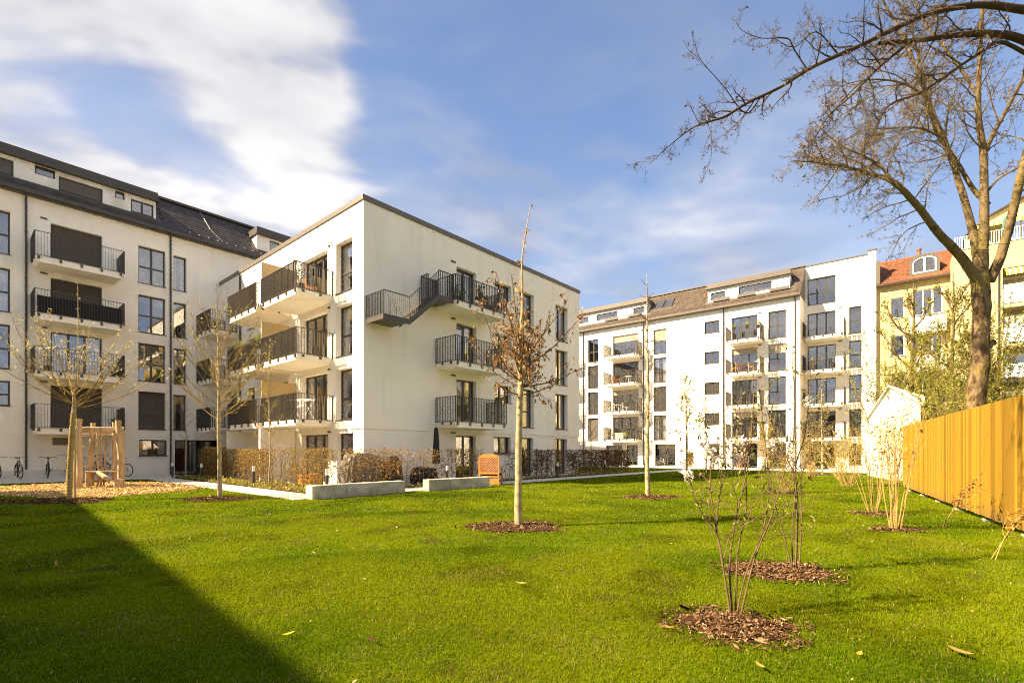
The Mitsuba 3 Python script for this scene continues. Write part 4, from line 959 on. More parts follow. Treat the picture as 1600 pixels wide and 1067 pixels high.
# slim tree with short side twigs
ST = thing("young_tree", "slim straight young tree with short bare side twigs in front of the far hedge", "tree")
R = np.random.default_rng(14); tr, br, tips = MB(), MB(), []; x, y = 15.49, 7.41
a, r = limb(tr, [(x, y, -.05, .11), (x, y, .1, .085), (x, y + .02, 1.6, .072), (x + .03, y, 3.2, .055), (x - .02, y, 5.2, .03), (x - .05, y, 7.5, .006)], 10, 6, .04)
C = dict(max=1, seg=[5, 3], wob=[.12, .15], up=[.06, .02], kids=[6, 0], lo=[.2, 0], ang=[45, 30], ratio=[.34, .4], rcap=[.006, .004], sides=[4, 3], tap=.35, rmin=.002)
for k in range(70):
    z = 2.0 + 5.0 * k / 69; i = np.argmin(np.abs(a[:, 2] - z)); az = R.uniform(0, 6.28); el = math.radians(R.uniform(5, 50)); branch(R, br, tips, a[i], (math.cos(az) * math.cos(el), math.sin(az) * math.cos(el), math.sin(el)), R.uniform(.3, .85) * (1.25 - .6 * k / 69), .011, 0, C)
tr.build(ST, "trunk", "m_palebark", smooth=60); br.build(ST, "branches", "m_twig", smooth=60)
leafpart(ST, "buds", R, along(R, tips, 6, .2, .01), .03, BUDS, aspect=.5)


def leafy_tree(label, x, y, h, z0, n, seed, r0, L, cols, size, den, mat_t="m_palebark", mat_b="m_twig", group=None, droop=0., name="young_tree", trunk=True, el=(20, 60)):
    R = np.random.default_rng(seed); key = thing(name, label, "tree" if trunk else "shrub", group); tr, br, tips = MB(), MB(), []
    a, r = limb(tr, [(x, y, -.05, r0 * 1.3), (x, y, .15, r0), (x + .03, y, z0, r0 * .8), (x, y + .03, (z0 + h) / 2, r0 * .5), (x, y, h, .006)], 8, 6, .05)
    C = dict(max=1, seg=[5, 4], wob=[.12, .16], up=[.10, .05], kids=[6, 0], lo=[.2, 0], ang=[40, 30], ratio=[.42, .4], rcap=[.010, .005], sides=[4, 3], tap=.3, rmin=.002, tipall=True)
    for k in range(n):
        s = k / max(1, n - 1); z = z0 + (h - z0) * .9 * s; i = np.argmin(np.abs(a[:, 2] - z)); az = k * 2.4 + R.normal(0, .4); e = math.radians(el[0] + (el[1] - el[0]) * s)
        branch(R, br, tips, a[i], (math.cos(az) * math.cos(e), math.sin(az) * math.cos(e), math.sin(e)), L * (1.2 - .65 * s) * R.uniform(.7, 1.2), min(.6 * r[i], .016), 0, C)
    tips.append(a[-8:])
    tr.build(key, "trunk", mat_t, smooth=60); br.build(key, "branches", mat_b, smooth=60)
    leafpart(key, "leaves", R, along(R, tips, den, .1, .03), size, cols, aspect=.4, droop=droop)
    return key


leafy_tree("young tree with narrow pale leaves right of the slim bare tree, before the bicycle entrance", 28.7, 11.27, 6.0, 2.2, 26, 31, .075, 1.15, PALELEAF, .15, 9)
leafy_tree("small young tree with a few yellowish leaves in front of the small square windows", 36.5, 12.9, 5.6, 2.3, 18, 32, .06, .95, PALELEAF, .15, 7)
leafy_tree("young tree with olive leaves before the taller part of the brown roofed block", 37.6, 5.8, 6.4, 1.2, 26, 33, .07, 1.0, [(.30, .25, .09), (.38, .31, .12), (.22, .19, .06)], .12, 10)
leafy_tree("thin young tree with fresh yellow-green tufts inside the brown hedge", 9.2, 21.9, 6.2, 1.7, 26, 34, .045, .85, YGREEN, .05, 10, mat_b="m_goldtwig", el=(35, 70))
leafy_tree("small dark bare tree beside the entrance of the dark roofed block", 8.75, 31.6, 4.9, 1.9, 16, 35, .04, .7, BUDS, .03, 5)
leafy_tree("thin pale-stemmed young tree rising from the dark hedge", 27.5, 17.1, 4.6, 1.8, 14, 36, .05, .7, BUDS, .03, 5)

# ------------------------------------------------------------------ bare trees before the yellow house
def bare_tree(label, x, y, h, seed, fork, den, cols=YGREEN):
    R = np.random.default_rng(seed); key = thing("budding_tree", label, "tree"); tr, br, tips = MB(), MB(), []
    a, r = limb(tr, [(x, y, -.1, .24), (x, y, 1, .2), (x + .1, y, fork, .17), (x, y + .1, fork + 2.5, .12), (x + .15, y, h * .8, .06), (x + .1, y, h, .015)], 10, 5, .08)
    C = dict(max=2, seg=[7, 5, 4], wob=[.12, .15, .2], up=[.10, .05, .02], kids=[8, 6, 0], lo=[.2, .15, 0], ang=[42, 45, 40], ratio=[.42, .42, .4], rcap=[.035, .016, .008], sides=[6, 4, 3], tap=.3, rmin=.004, tipall=True)
    for k in range(13):
        s = k / 12; z = fork + (h * .82 - fork) * s; i = np.argmin(np.abs(a[:, 2] - z)); az = k * 2.4 + R.normal(0, .3); e = math.radians(18 + 45 * s)
        branch(R, br, tips, a[i], (math.cos(az) * math.cos(e), math.sin(az) * math.cos(e), math.sin(e)), h * .30 * (1.15 - .6 * s) * R.uniform(.8, 1.2), .055, 0, C)
    tr.build(key, "trunk", "m_bark", smooth=60); br.build(key, "branches", "m_twig", smooth=60)
    leafpart(key, "young_leaves", R, along(R, tips, den, .1, .06), .085, cols, aspect=.6)


bare_tree("bare dark tree with fine yellow buds, left of the two before the yellow house", 38.9, 1.2, 12.2, 41, 3.4, 24, OLIVE)
bare_tree("bare dark tree with fine yellow buds, right of the two before the yellow house", 37.2, -.6, 11.6, 42, 3.0, 26, OLIVE)


def bush(label, x, y, h, w, n, seed, mtw, cols, size, den, name="shrub", lean=.35, r=.009, kid=4, lo=.35, droop=0., aspect=.45, L2=.3, wob=.05, cat="shrub", flowers=None, zl=None, group=None):
    """many stems from one root"""
    R = np.random.default_rng(seed); key = thing(name, label, cat, group); br, tips = MB(), []
    C = dict(max=1, seg=[8, 4], wob=[wob, .14], up=[.03, .06], kids=[kid, 0], lo=[lo, 0], ang=[38, 30], ratio=[L2, .4], rcap=[.006, .004], sides=[5, 3], tap=.35, rmin=.0016, tipall=True)
    for k in range(n):
        az = k * 2.4 + R.normal(0, .4); o = R.uniform(.02, .3) * w * .35; t = abs(R.normal(0, lean)); d = (math.cos(az) * t, math.sin(az) * t, 1)
        branch(R, br, tips, (x + math.cos(az) * o, y + math.sin(az) * o, -.03), d, h * R.uniform(.65, 1.08), r * R.uniform(.7, 1.2), 0, C)
    br.build(key, "stems", mtw, smooth=60)
    c = along(R, tips, den, .15, .02)
    if zl: c = c[c[:, 2] > zl]
    leafpart(key, "leaves", R, c, size, cols, aspect=aspect, droop=droop)
    if flowers:
        nf, fs = flowers; ends = [t[-1] for t in tips]; pick = R.choice(len(ends), min(nf, len(ends)), replace=False)
        fc = np.vstack([ends[i] + R.normal(0, fs, (26, 3)) for i in pick]); leafpart(key, "blossoms", R, fc, fs * .9, [(.82, .76, .66), (.78, .66, .58), (.86, .82, .76)], aspect=.7)
    return key
# ------------------------------------------------------------------ shrubs on the lawn (nearest first)
def stems_shrub(label, x, y, paths, seed, cols, size, den, flowers=(), r=.0095, twl=.62, kid=9):
    R = np.random.default_rng(seed); key = thing("shrub", label, "shrub"); br, tips = MB(), []
    C = dict(max=2, seg=[8, 5, 3], wob=[.06, .14, .18], up=[.03, .05, .04], kids=[kid, 3, 0], lo=[.3, .3, 0], ang=[40, 40, 30], ratio=[.3, .45, .4], rcap=[.006, .0035, .0025], sides=[7, 4, 3], tap=.35, rmin=.0014, tipall=True)
    for P in paths:
        a = spline([(x + p[0], y + p[1], p[2]) for p in P], 5); rr = np.linspace(r * R.uniform(.8, 1.15), .003, len(a)); br.tube(a, rr, 7, cap=False)
        kids(R, br, tips, a, rr, twl / .3, 0, C)
    br.build(key, "stems", "m_twig", smooth=60)
    leafpart(key, "leaves", R, along(R, tips, den, .1, .012), size, cols, aspect=.38, droop=-.3)
    fl = [np.array((x + f[0], y + f[1], f[2])) + R.normal(0, .028, (44, 3)) * [1, 1, 1.2] for f in flowers]
    if fl: leafpart(key, "blossoms", R, np.vstack(fl), .035, [(.84, .78, .68), (.80, .70, .60), (.88, .84, .78)], aspect=.75)
    return key


def side(l, f=0.0):          # lateral (to the right) and away, in plan
    return (math.sin(YAW) * l + math.cos(YAW) * f, -math.cos(YAW) * l + math.sin(YAW) * f)


def pth(*q): return [(*side(l, f), z) for l, f, z in q]


stems_shrub("tall sparse shrub with a few white blossoms in the nearest mulch patch", 4.81, 1.45, [
    pth((-.02, 0, -.02), (-.075, .02, .40), (-.13, .05, .76), (-.30, .02, 1.0), (-.44, -.05, 1.32)),
    pth((-.0, .02, -.02), (-.01, .05, .5), (.07, .08, .95), (.20, .12, 1.45), (.26, .15, 2.0), (.28, .2, 2.35)),
    pth((.02, .0, -.02), (.11, -.02, .42), (.25, -.04, .80), (.33, .0, 1.2), (.31, .05, 1.75), (.26, .06, 2.2)),
    pth((.03, .02, -.02), (.07, .06, .6), (.17, .10, 1.05), (.16, .16, 1.6), (.10, .2, 2.0)),
    pth((-.13, .05, .76), (-.10, .1, 1.05), (-.02, .12, 1.4), (-.04, .1, 1.85)),
    pth((-.09, .03, .50), (-.17, .1, 1.15), (-.16, .12, 1.5), (-.24, .12, 1.9)),
    pth((.05, -.02, -.02), (.17, -.05, .55), (.30, -.1, .95), (.40, -.15, 1.4), (.48, -.12, 1.75))], 51, PALELEAF, .040, 14, flowers=[(*side(-.44, -.05), 1.33), (*side(-.20, .1), 1.55), (*side(.12, .1), 1.62)])
stems_shrub("upright sparse shrub in the second mulch patch behind the nearest shrub", 7.11, 1.39, [
    pth((.0, 0, -.02), (.03, .02, .7), (.0, .05, 1.4), (.02, .05, 2.2), (-.02, .05, 2.95)),
    pth((.02, .02, -.02), (.06, .05, .8), (.05, .08, 1.35), (.18, .1, 1.75), (.24, .1, 2.3), (.25, .1, 2.6)),
    pth((-.03, .02, -.02), (-.02, .02, .7), (.0, .0, 1.2), (-.18, .0, 1.6), (-.34, .05, 2.1), (-.36, .05, 2.5)),
    pth((.03, -.02, -.02), (.08, .0, .6), (.09, .02, 1.2), (.2, .02, 1.5), (.38, .0, 1.85)),
    pth((-.04, -.02, -.02), (-.15, .0, .5), (-.28, .0, .95), (-.38, .02, 1.4))], 52, PALELEAF, .046, 15, flowers=[(*side(-.30, .0), 1.62), (*side(.22, .1), 2.2)], r=.0125)
bush("cane shrub with many pale upright stems in a mulch patch before the fence", 12.27, .65, 2.3, 1.0, 15, 53, "m_goldtwig", [(.34, .17, .06), (.45, .30, .08), (.30, .27, .07)], .06, 5, lean=.20, r=.012, lo=.5, zl=1.1, wob=.03)
bush("greenish cane shrub behind the pale cane shrub, beside the fence end", 15.04, 1.23, 2.3, 1.3, 14, 54, "m_goldtwig", [(.36, .30, .07), (.30, .27, .07), (.42, .36, .13)], .06, 6, lean=.26, r=.011, lo=.45, zl=.9, wob=.03)
bush("tan shrub with dense fine twigs in the middle distance right of the lawn", 20.5, 4.3, 1.95, 1.3, 22, 55, "m_goldtwig", [(.44, .31, .12), (.36, .24, .08), (.52, .40, .20)], .055, 9, lean=.28, r=.009, lo=.2, L2=.35)
bush("yellow twiggy shrub in front of the white shed", 26.0, 3.0, 2.9, 2.6, 34, 56, "m_goldtwig", YGREEN + [(.46, .33, .06)], .06, 8, lean=.42, r=.010, lo=.2, L2=.4)
bush("thicket of straw-coloured twigs left of the white shed", 31.5, 4.0, 2.5, 2.2, 28, 57, "m_goldtwig", [(.46, .36, .14), (.38, .28, .09)], .06, 7, lean=.38, r=.010, lo=.2, L2=.4)
bush("olive thicket before the terrace of the taller part", 40.3, 6.9, 3.4, 2.2, 26, 58, "m_goldtwig", [(.24, .22, .07), (.34, .27, .09), (.18, .16, .05)], .09, 8, lean=.22, r=.014, lo=.25, L2=.35)
bush("olive upright shrub between the two balcony columns across the lawn", 39.5, 9.6, 4.2, 2.2, 26, 59, "m_goldtwig", [(.24, .22, .06), (.34, .28, .08), (.42, .36, .14)], .10, 8, lean=.16, r=.014, lo=.2, L2=.3)
bush("round shrub full of white blossoms beside the far terrace", 41.6, 11.9, 1.7, 1.8, 22, 60, "m_twig", [(.34, .30, .12)], .06, 3, lean=.45, r=.009, lo=.3, flowers=(60, .07))
bush("small white-blossomed shrub by the far bicycles", 41.4, 14.1, 1.3, 1.5, 16, 61, "m_twig", [(.34, .30, .12)], .06, 3, lean=.5, r=.008, lo=.3, flowers=(40, .07))
bush("straw-coloured grassy perennials at the lawn edge before the far block", 33.9, 5.8, .9, 2.0, 40, 62, "m_goldtwig", [(.50, .42, .22), (.44, .34, .14)], .06, 8, lean=.6, r=.006, lo=.2, L2=.3)
bush("low yellow-green shrub behind the fence under the big tree", 24.0, -1.9, 4.2, 2.6, 30, 63, "m_twig", YGREEN, .06, 16, lean=.42, r=.014, lo=.2, L2=.4)
bush("yellow-green budding shrub behind the white shed", 35.8, .3, 8.6, 3.6, 40, 64, "m_twig", YGREEN + [(.16, .18, .03), (.20, .22, .03)], .08, 42, lean=.26, r=.024, lo=.2, L2=.42)
bush("tall fine-leaved shrub filling the gap left of the big trunk", 32.5, -1.6, 8.4, 3.0, 40, 67, "m_twig", OLIVE, .08, 44, lean=.22, r=.022, lo=.2, L2=.36)
bush("tall fine-leaved shrub before the party wall of the yellow house", 38.5, 2.2, 7.6, 3.0, 34, 68, "m_twig", OLIVE + YGREEN, .08, 34, lean=.24, r=.020, lo=.25, L2=.36)
bush("dense yellow-green shrub behind the far end of the fence", 29.6, -.2, 5.0, 3.2, 40, 65, "m_twig", YGREEN + [(.22, .25, .04)], .07, 20, lean=.42, r=.016, lo=.2, L2=.42)


def sapling(label, x, y, tip, seed, cols):
    R = np.random.default_rng(seed); key = thing("sapling", label, "sapling"); br, tips = MB(), []
    C = dict(max=1, seg=[4, 3], wob=[.15, .2], up=[.05, .0], kids=[3, 0], lo=[.2, 0], ang=[45, 30], ratio=[.4, .4], rcap=[.005, .003], sides=[4, 3], tap=.4, rmin=.0016, tipall=True)
    for k in range(2):
        e = np.array(tip) + R.normal(0, .07, 3); a = spline([(x + R.normal(0, .03), y + R.normal(0, .03), -.03), ((x * 2 + e[0]) / 3, (y * 2 + e[1]) / 3, e[2] * .36), e], 6); rr = np.linspace(.0085, .003, len(a)); br.tube(a, rr, 6, cap=False)
        kids(R, br, tips, a, rr, 1.0, 0, C, lo=.4, count=7)
    br.build(key, "stems", "m_goldtwig", smooth=60); leafpart(key, "leaves", R, along(R, tips, 22, .1, .015), .05, cols, aspect=.6, droop=.8)


sapling("leaning bare sapling with a tuft of brown leaves before the middle of the fence", 13.11, -.02, (13.25, -.62, 1.08), 71, [(.36, .20, .06), (.30, .16, .05)])
sapling("leaning sapling with orange-brown leaves near the right edge of the lawn", 9.87, -.55, (10.05, -1.1, 1.05), 72, [(.48, .26, .05), (.36, .18, .05)])

MB_ = [(4.57, 1.35, .44, .36, "heap of bark mulch round the nearest shrub, bright chips on its right", 4200, .07), (7.0, 1.55, .64, .46, "heap of bark mulch round the second shrub", 3200, .05),
       (7.62, 6.5, .80, .62, "dark bark mulch round the brown-leaved tree", 4200, .05), (15.5, 7.4, .95, .75, "bark mulch round the slim bare tree", 1000, .05), (5.75, 17.5, .95, .7, "bark mulch round the golden-branched tree", 1000, .05),
       (2.55, 20.3, 1.15, .8, "dark bark mulch round the reed-wrapped tree", 1300, .06), (12.3, .65, .45, .34, "small bark patch under the pale cane shrub", 420, .03), (15.1, 1.2, .55, .4, "small bark patch under the greenish cane shrub", 420, .03), (28.7, 11.2, .8, .7, "bark mulch round the narrow-leaved tree", 500, .05),
       (20.5, 4.3, .7, .6, "bark mulch under the tan shrub", 500, .04), (1.0, 21.6, .8, .5, "patch of bark mulch at the left edge in the shade", 500, .04), (37.6, 5.8, .8, .7, "bark mulch round the olive-leaved tree", 300, .05)]
for k, (x, y, rx, ry, lab, n, h) in enumerate(MB_): mulch(blobpoly(x, y, rx * 1.05, ry * 1.05, 100 + k, rot=math.radians(-49), rough=.52), 200 + k, lab, n, h, size=.036 if k < 3 else .05)
# wood chips under the climbing frame
CHIPS = Polygon([(1.0, 29.6), (.2, 27.5), (1.6, 24.2), (2.6, 22.2), (3.5, 21.3), (4.8, 21.9), (6.4, 22.6), (6.9, 23.6), (6.9, 26.2), (6.6, 28.8), (5.6, 30.3), (3.0, 30.6)]).buffer(.6).buffer(-.4)
mulch(CHIPS, 300, "yellow wood chips of the playground round the climbing frame", 9000, .05, .075, [(.62, .44, .20), (.52, .35, .14), (.70, .54, .30), (.42, .27, .10)], name="wood_chips")

bush("yellow-green budding shrub leaning over the fence end before the white shed", 29.0, 1.6, 3.6, 2.6, 26, 66, "m_goldtwig", YGREEN, .06, 7, lean=.36, r=.012, lo=.25, L2=.35)
# ------------------------------------------------------------------ hedges
def hedge(label, p, q, h, w, seed, stem_step, leafden, cols, gaps=(), size=.055, mtw="m_twig", vol=900):
    R = np.random.default_rng(seed); key = thing("hedge", label, "hedge"); p, q = np.array(p, float), np.array(q, float); L = np.linalg.norm(q - p); t = (q - p) / L
    br, tips = MB(), []
    C = dict(max=1, seg=[4, 3], wob=[.16, .2], up=[.12, .05], kids=[3, 0], lo=[.2, 0], ang=[40, 30], ratio=[.45, .4], rcap=[.005, .003], sides=[3, 3], tap=.4, rmin=.0022, tipall=True)
    n = int(L / stem_step); dens = []
    for k in range(n):
        s = (k + R.random() * .7) / n; o = p + t * L * s + R.normal(0, .05, 2)
        a = [(*o, -.02)]; d = np.zeros(2)
        for z in np.linspace(h * .2, h * R.uniform(.93, 1.0), 6): d = d + R.normal(0, .03, 2); a.append((*(o + d), z))
        a = np.array(a); rr = np.linspace(.014, .005, len(a)) * R.uniform(.7, 1.2); br.tube(a, rr, 4, cap=False)
        thin = 1.0
        for g0, g1, f in gaps:
            if g0 <= s <= g1: thin = f
        m0 = len(tips); kids(R, br, tips, a, rr, .62, 0, C, lo=.18, count=int(9 * max(.35, thin)))
        for tp in tips[m0:]: dens.append(thin)
    br.build(key, "stems", mtw, smooth=60)
    c = np.vstack([along(R, [tp], leafden * f, 0, .05) for tp, f in zip(tips, dens)])
    nv_ = int(vol * L * h * w); s = R.random(nv_); thin = np.ones(nv_)
    for g0, g1, f in gaps: thin[(s >= g0) & (s <= g1)] = f
    q = np.hstack([p + t * L * s[:, None] + np.array([-t[1], t[0]]) * R.uniform(-w / 2, w / 2, (nv_, 1)), R.uniform(.12, h, (nv_, 1))])
    c = np.vstack([c, q[R.random(nv_) < np.minimum(1, thin ** 1.6 * np.clip(meshkit.fbm(q * [2.2, 2.2, 1.6], 4, seed) * 3.2 - .9, 0, 1.2) * np.clip(.25 + q[:, 2] / h * 1.4, 0, 1))]])
    c[:, 2] = np.minimum(c[:, 2], h + R.uniform(-.05, .02, len(c))); c = c[c[:, 2] > .12]
    nv = np.array([-t[1], t[0]]); off = (c[:, :2] - p) @ nv; c[:, :2] -= np.outer(off - np.clip(off, -w / 2, w / 2), nv)
    leafpart(key, "leaves", R, c, size, cols, aspect=.6, droop=.5, fold=.5)


GOLD = [(.36, .24, .085), (.29, .18, .06), (.42, .31, .14), (.22, .15, .05), (.27, .24, .06)]
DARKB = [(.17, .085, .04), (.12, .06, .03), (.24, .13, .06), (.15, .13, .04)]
hedge("golden-brown beech hedge along the long side of the flat-roofed block", (9.75, 32.3), (9.75, 17.4), 1.68, .46, 81, .23, 20, GOLD, gaps=[(.0, .62, 1.2), (.62, .72, .4), (.72, .9, 1.0), (.9, 1.0, .95)], vol=2700, size=.05)
hedge("thin half-bare hedge before the parasol, behind the two seat walls", (9.9, 17.2), (17.6, 17.2), 1.68, .40, 82, .25, 24, BROWN + GOLD, gaps=[(.0, .22, .85), (.22, .36, 1.1), (.36, .66, .62), (.66, .8, .9), (.8, 1, 1.0)], vol=1900)
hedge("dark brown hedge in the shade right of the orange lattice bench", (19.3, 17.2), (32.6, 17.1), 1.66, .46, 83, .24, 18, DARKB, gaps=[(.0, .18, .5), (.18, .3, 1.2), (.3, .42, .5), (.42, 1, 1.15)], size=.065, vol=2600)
hedge("short hedge piece beside the far bicycle entrance", (43.6, 16.9), (44.4, 16.95), 1.5, .4, 84, .2, 40, GOLD, size=.08, vol=5000)

# low ground cover in the planting bed
R = np.random.default_rng(90)
key = thing("ground_cover", "low yellow-green ground cover in the planting bed", "ground cover", kind="stuff")
pts = []
for poly, n in ((sbox(8.55, 17.0, 9.6, 33), 5200), (sbox(8.6, 16.8, 18, 17.15), 2400), (sbox(18, 16.8, 33, 17.0), 1200)):
    b = poly.bounds; q = R.uniform((b[0], b[1]), (b[2], b[3]), (n, 2)); k = meshkit.fbm(np.hstack([q * 1.3, q[:, :1] * 0]), 3, 4); pts.append(np.hstack([q, (.02 + .42 * np.clip(k - .22, 0, 1)[:, None] * R.random((n, 1)))]))
v, f, col = leaves(R, np.vstack(pts), .10, [(.33, .31, .07), (.24, .25, .05), (.40, .33, .12), (.26, .19, .08)], aspect=.5, droop=-.6)
put(key, (v, f), "m_leaf", color=col)

# ------------------------------------------------------------------ wooden fence
FEN = thing("wooden_fence", "tall honey-coloured fence of upright planks along the right side of the lawn", "fence")
P0, P1 = np.array([7.6, -1.985]), np.array([25.6, 1.13]); Lf = np.linalg.norm(P1 - P0); tf = (P1 - P0) / Lf
FF = Frame(P0, tf, np.array([tf[1], -tf[0]]))          # depth = away from the lawn
R = np.random.default_rng(95); a = 0.0; BW = .138
while a < Lf:
    w = BW * R.uniform(.97, 1.03); d = R.uniform(0, .006); u = (R.random(), R.random())
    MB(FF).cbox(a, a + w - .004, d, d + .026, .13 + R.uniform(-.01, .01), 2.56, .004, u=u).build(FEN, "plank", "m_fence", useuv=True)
    a += w
for z in (.42, 1.35, 2.3): MB(FF).box(.0, Lf, .034, .08, z, z + .10, u=(.3, .4)).build(FEN, "rail", "m_fence", useuv=True)
a = .4
while a < Lf:
    MB(FF).box(a, a + .1, .082, .18, -.3, 2.5, u=(.6, .2)).build(FEN, "post", "m_fence", useuv=True)
    MB(FF).box(a - .05, a + .15, .05, .24, -.2, .05).build(FEN, "post_footing", "m_concrete"); a += 2.4

# ------------------------------------------------------------------ white shed with a gable, low garage behind the fence
WS = thing("shed", "narrow white shed with a pitched roof at the far end of the fence", "shed")
wa, wb = np.array([33.4, 2.0]), np.array([38.6, 3.5]); tl = (wb - wa) / np.linalg.norm(wb - wa); Ls = np.linalg.norm(wb - wa)
SF = Frame(wa, tl, np.array([tl[1], -tl[0]]))
wall_mesh(SF, [(0, -.1), (Ls, -.1), (Ls, 2.9), (Ls - .6, 3.6), (0, 4.95)], [], 0, .25).build(WS, "wall", "m_whitewall")
wall_mesh(Frame(wa, np.array([tl[1], -tl[0]]), tl), [(.25, -.1), (1.3, -.1), (1.3, 4.2), (.25, 4.8)], [], 0, .25).build(WS, "end_wall", "m_whitewall")
MB(SF).hull([(a_, b, z + h) for a_, z in ((-.1, 5.0), (Ls - .6, 3.62)) for b, dz in ((-.12, 0), (1.45, -.6)) for h in (.01, .12) for z in (z + dz,)]).build(WS, "roof", "m_whitewall")
GB = thing("garage", "low cream garage with a dark flat roof behind the fence", "garage")
GF = Frame(RN * 38.8, RT, RN)
wall_mesh(GF, rect(-14, -1.7, -.1, 5.3), [(-9.5, 0, -6.4, 4.6)], 0, .3).build(GB, "wall", "m_cream")
MB(GF).box(-14, -13.7, .3, 6, -.1, 5.3).box(-2.0, -1.7, .3, 6, -.1, 5.3).box(-13.7, -2, 5.7, 6, -.1, 5.3).build(GB, "rear_wall", "m_cream")
MB(GF).box(-14.3, -1.4, -.4, 6.3, 5.32, 5.62).build(GB, "roof", "m_anthracite")
MB(GF).box(-9.5, -6.4, .5, .56, 0, 4.6).build(GB, "door", "m_room")

# ------------------------------------------------------------------ seat walls
def seatwall(label, x0, y0, x1, y1, parts_):
    key = thing("seat_wall", label, "seat wall"); p, q = np.array([x0, y0]), np.array([x1, y1]); L = np.linalg.norm(q - p); t = (q - p) / L; F = Frame(p, t, (-t[1], t[0])); w = L / parts_; R = np.random.default_rng(int(x0 * 10))
    for k in range(parts_): MB(F).cbox(k * w + .006, (k + 1) * w - .006, 0, .42, -.05, .44 + R.uniform(-.003, .003), .012, u=(R.random(), 0)).build(key, "concrete_block", "m_concrete", useuv=True)
seatwall("first low concrete seat wall, on the left, of three long blocks", 7.66, 15.08, 11.38, 15.2, 3)
seatwall("second low concrete seat wall, on the right before the lattice bench", 12.3, 14.95, 15.5, 14.72, 3)

# ------------------------------------------------------------------ bollard lamps
def bollard(label, x, y, z=0.0):
    key = thing("bollard_lamp", label, "lamp")
    MB().lathe([(.0, -.1), (.065, -.1), (.065, .66), (.058, .67), (0, .67)], 16, at=(x, y, z)).build(key, "post", "m_anthracite", smooth=40)
    MB().lathe([(.060, .67), (.060, .86), (.0, .86)], 16, at=(x, y, z)).build(key, "lamp_head", "m_white", smooth=40)
    MB().lathe([(.064, .862), (.064, .885), (0, .89)], 16, at=(x, y, z)).build(key, "cap", "m_white", smooth=40)
for lab, x, y in (("bollard lamp beside the drainpipe at the entrance of the dark roofed block", 8.75, 34.0), ("bollard lamp in front of the rust-red screen", 9.02, 29.9), ("bollard lamp before the golden-brown hedge", 8.9, 22.8), ("bollard lamp behind the left end of the first seat wall", 9.2, 17.0),
                  ("bollard lamp behind the second seat wall, by the parasol", 15.0, 16.95), ("bollard lamp at the end of the dark hedge", 33.4, 16.2), ("bollard lamp in the dark hedge near its far end", 29.0, 16.95), ("bollard lamp in the middle of the dark hedge", 23.6, 16.95)): bollard(lab, x, y)

# ------------------------------------------------------------------ climbing frame of peeled logs
CFR = thing("climbing_frame", "wooden climbing frame of peeled crooked logs with a ramp and platform", "climbing frame")
R = np.random.default_rng(120)
def log(name, p, q, r, bend=.04, sides=12, taper=.85):
    p, q = np.array(p, float), np.array(q, float); k = np.linspace(0, 1, 7)[:, None]; a = p + (q - p) * k; off = np.cumsum(R.normal(0, bend, (7, 3)), 0) * .5; off -= off[0]; a = a + off * [1, 1, .2]
    rr = .74 * r * np.linspace(1, taper, 7) * (1 + R.normal(0, .05, 7)); m = MB().tube(spline(a, 3), np.interp(np.linspace(0, 6, 19), np.arange(7), rr), sides); m.build(CFR, name, "m_robinia", smooth=50)
CA, CR = np.array([.16, .987]), np.array([.987, -.16])
def gp(l, f, z): s = CR * l * .74 + CA * f; return (4.35 + s[0], 26.9 + s[1], z)       # lateral and away from the middle of the frame
for l, f, h, r in ((-.98, -.95, 2.86, .17), (-1.15, -.45, 2.5, .13), (.85, -.7, 2.85, .16), (.62, .1, 2.8, .12), (-1.25, .55, 2.35, .16), (-.42, .45, 2.75, .13), (.98, .7, 2.6, .13)): log("post", gp(l, f, -.2), gp(l + R.normal(0, .05), f, h), r)
for l, f, h in ((-.18, .25, 2.4), (-.02, .3, 2.5), (.10, .35, 2.3)): log("climbing_pole", gp(l, f, -.1), gp(l, f, h), .05, .03)
log("beam", gp(-.95, -.72, 2.42), gp(.95, -.6, 2.46), .17, .04, taper=1.0); log("beam", gp(-.95, .5, 2.42), gp(1.0, .6, 2.4), .13, .03, taper=1.0); log("beam", gp(-1.1, -.5, 2.3), gp(-1.2, .6, 2.2), .12, .03)
for k in range(5): log("rung", gp(-.95, -.2, .5 + k * .42), gp(-.42, .4, .5 + k * .42), .03, .005)
for k in range(6): MB().hull([gp(l, f + k * .17, z) for l in (-.70, .82) for f in (-.38, -.23) for z in (.66, .71)]).build(CFR, "platform_board", "m_robinia")
log("platform_leg", gp(.62, -.3, -.1), gp(.62, -.3, .66), .08, .01); log("platform_leg", gp(-.6, -.3, -.1), gp(-.6, -.3, .66), .08, .01)
log("ramp_log", gp(-.1, -.45, .68), gp(.66, -1.35, .12), .13, .02); log("ramp_block", gp(.78, -1.5, -.1), gp(.78, -1.5, .40), .20, .01, taper=1.0)

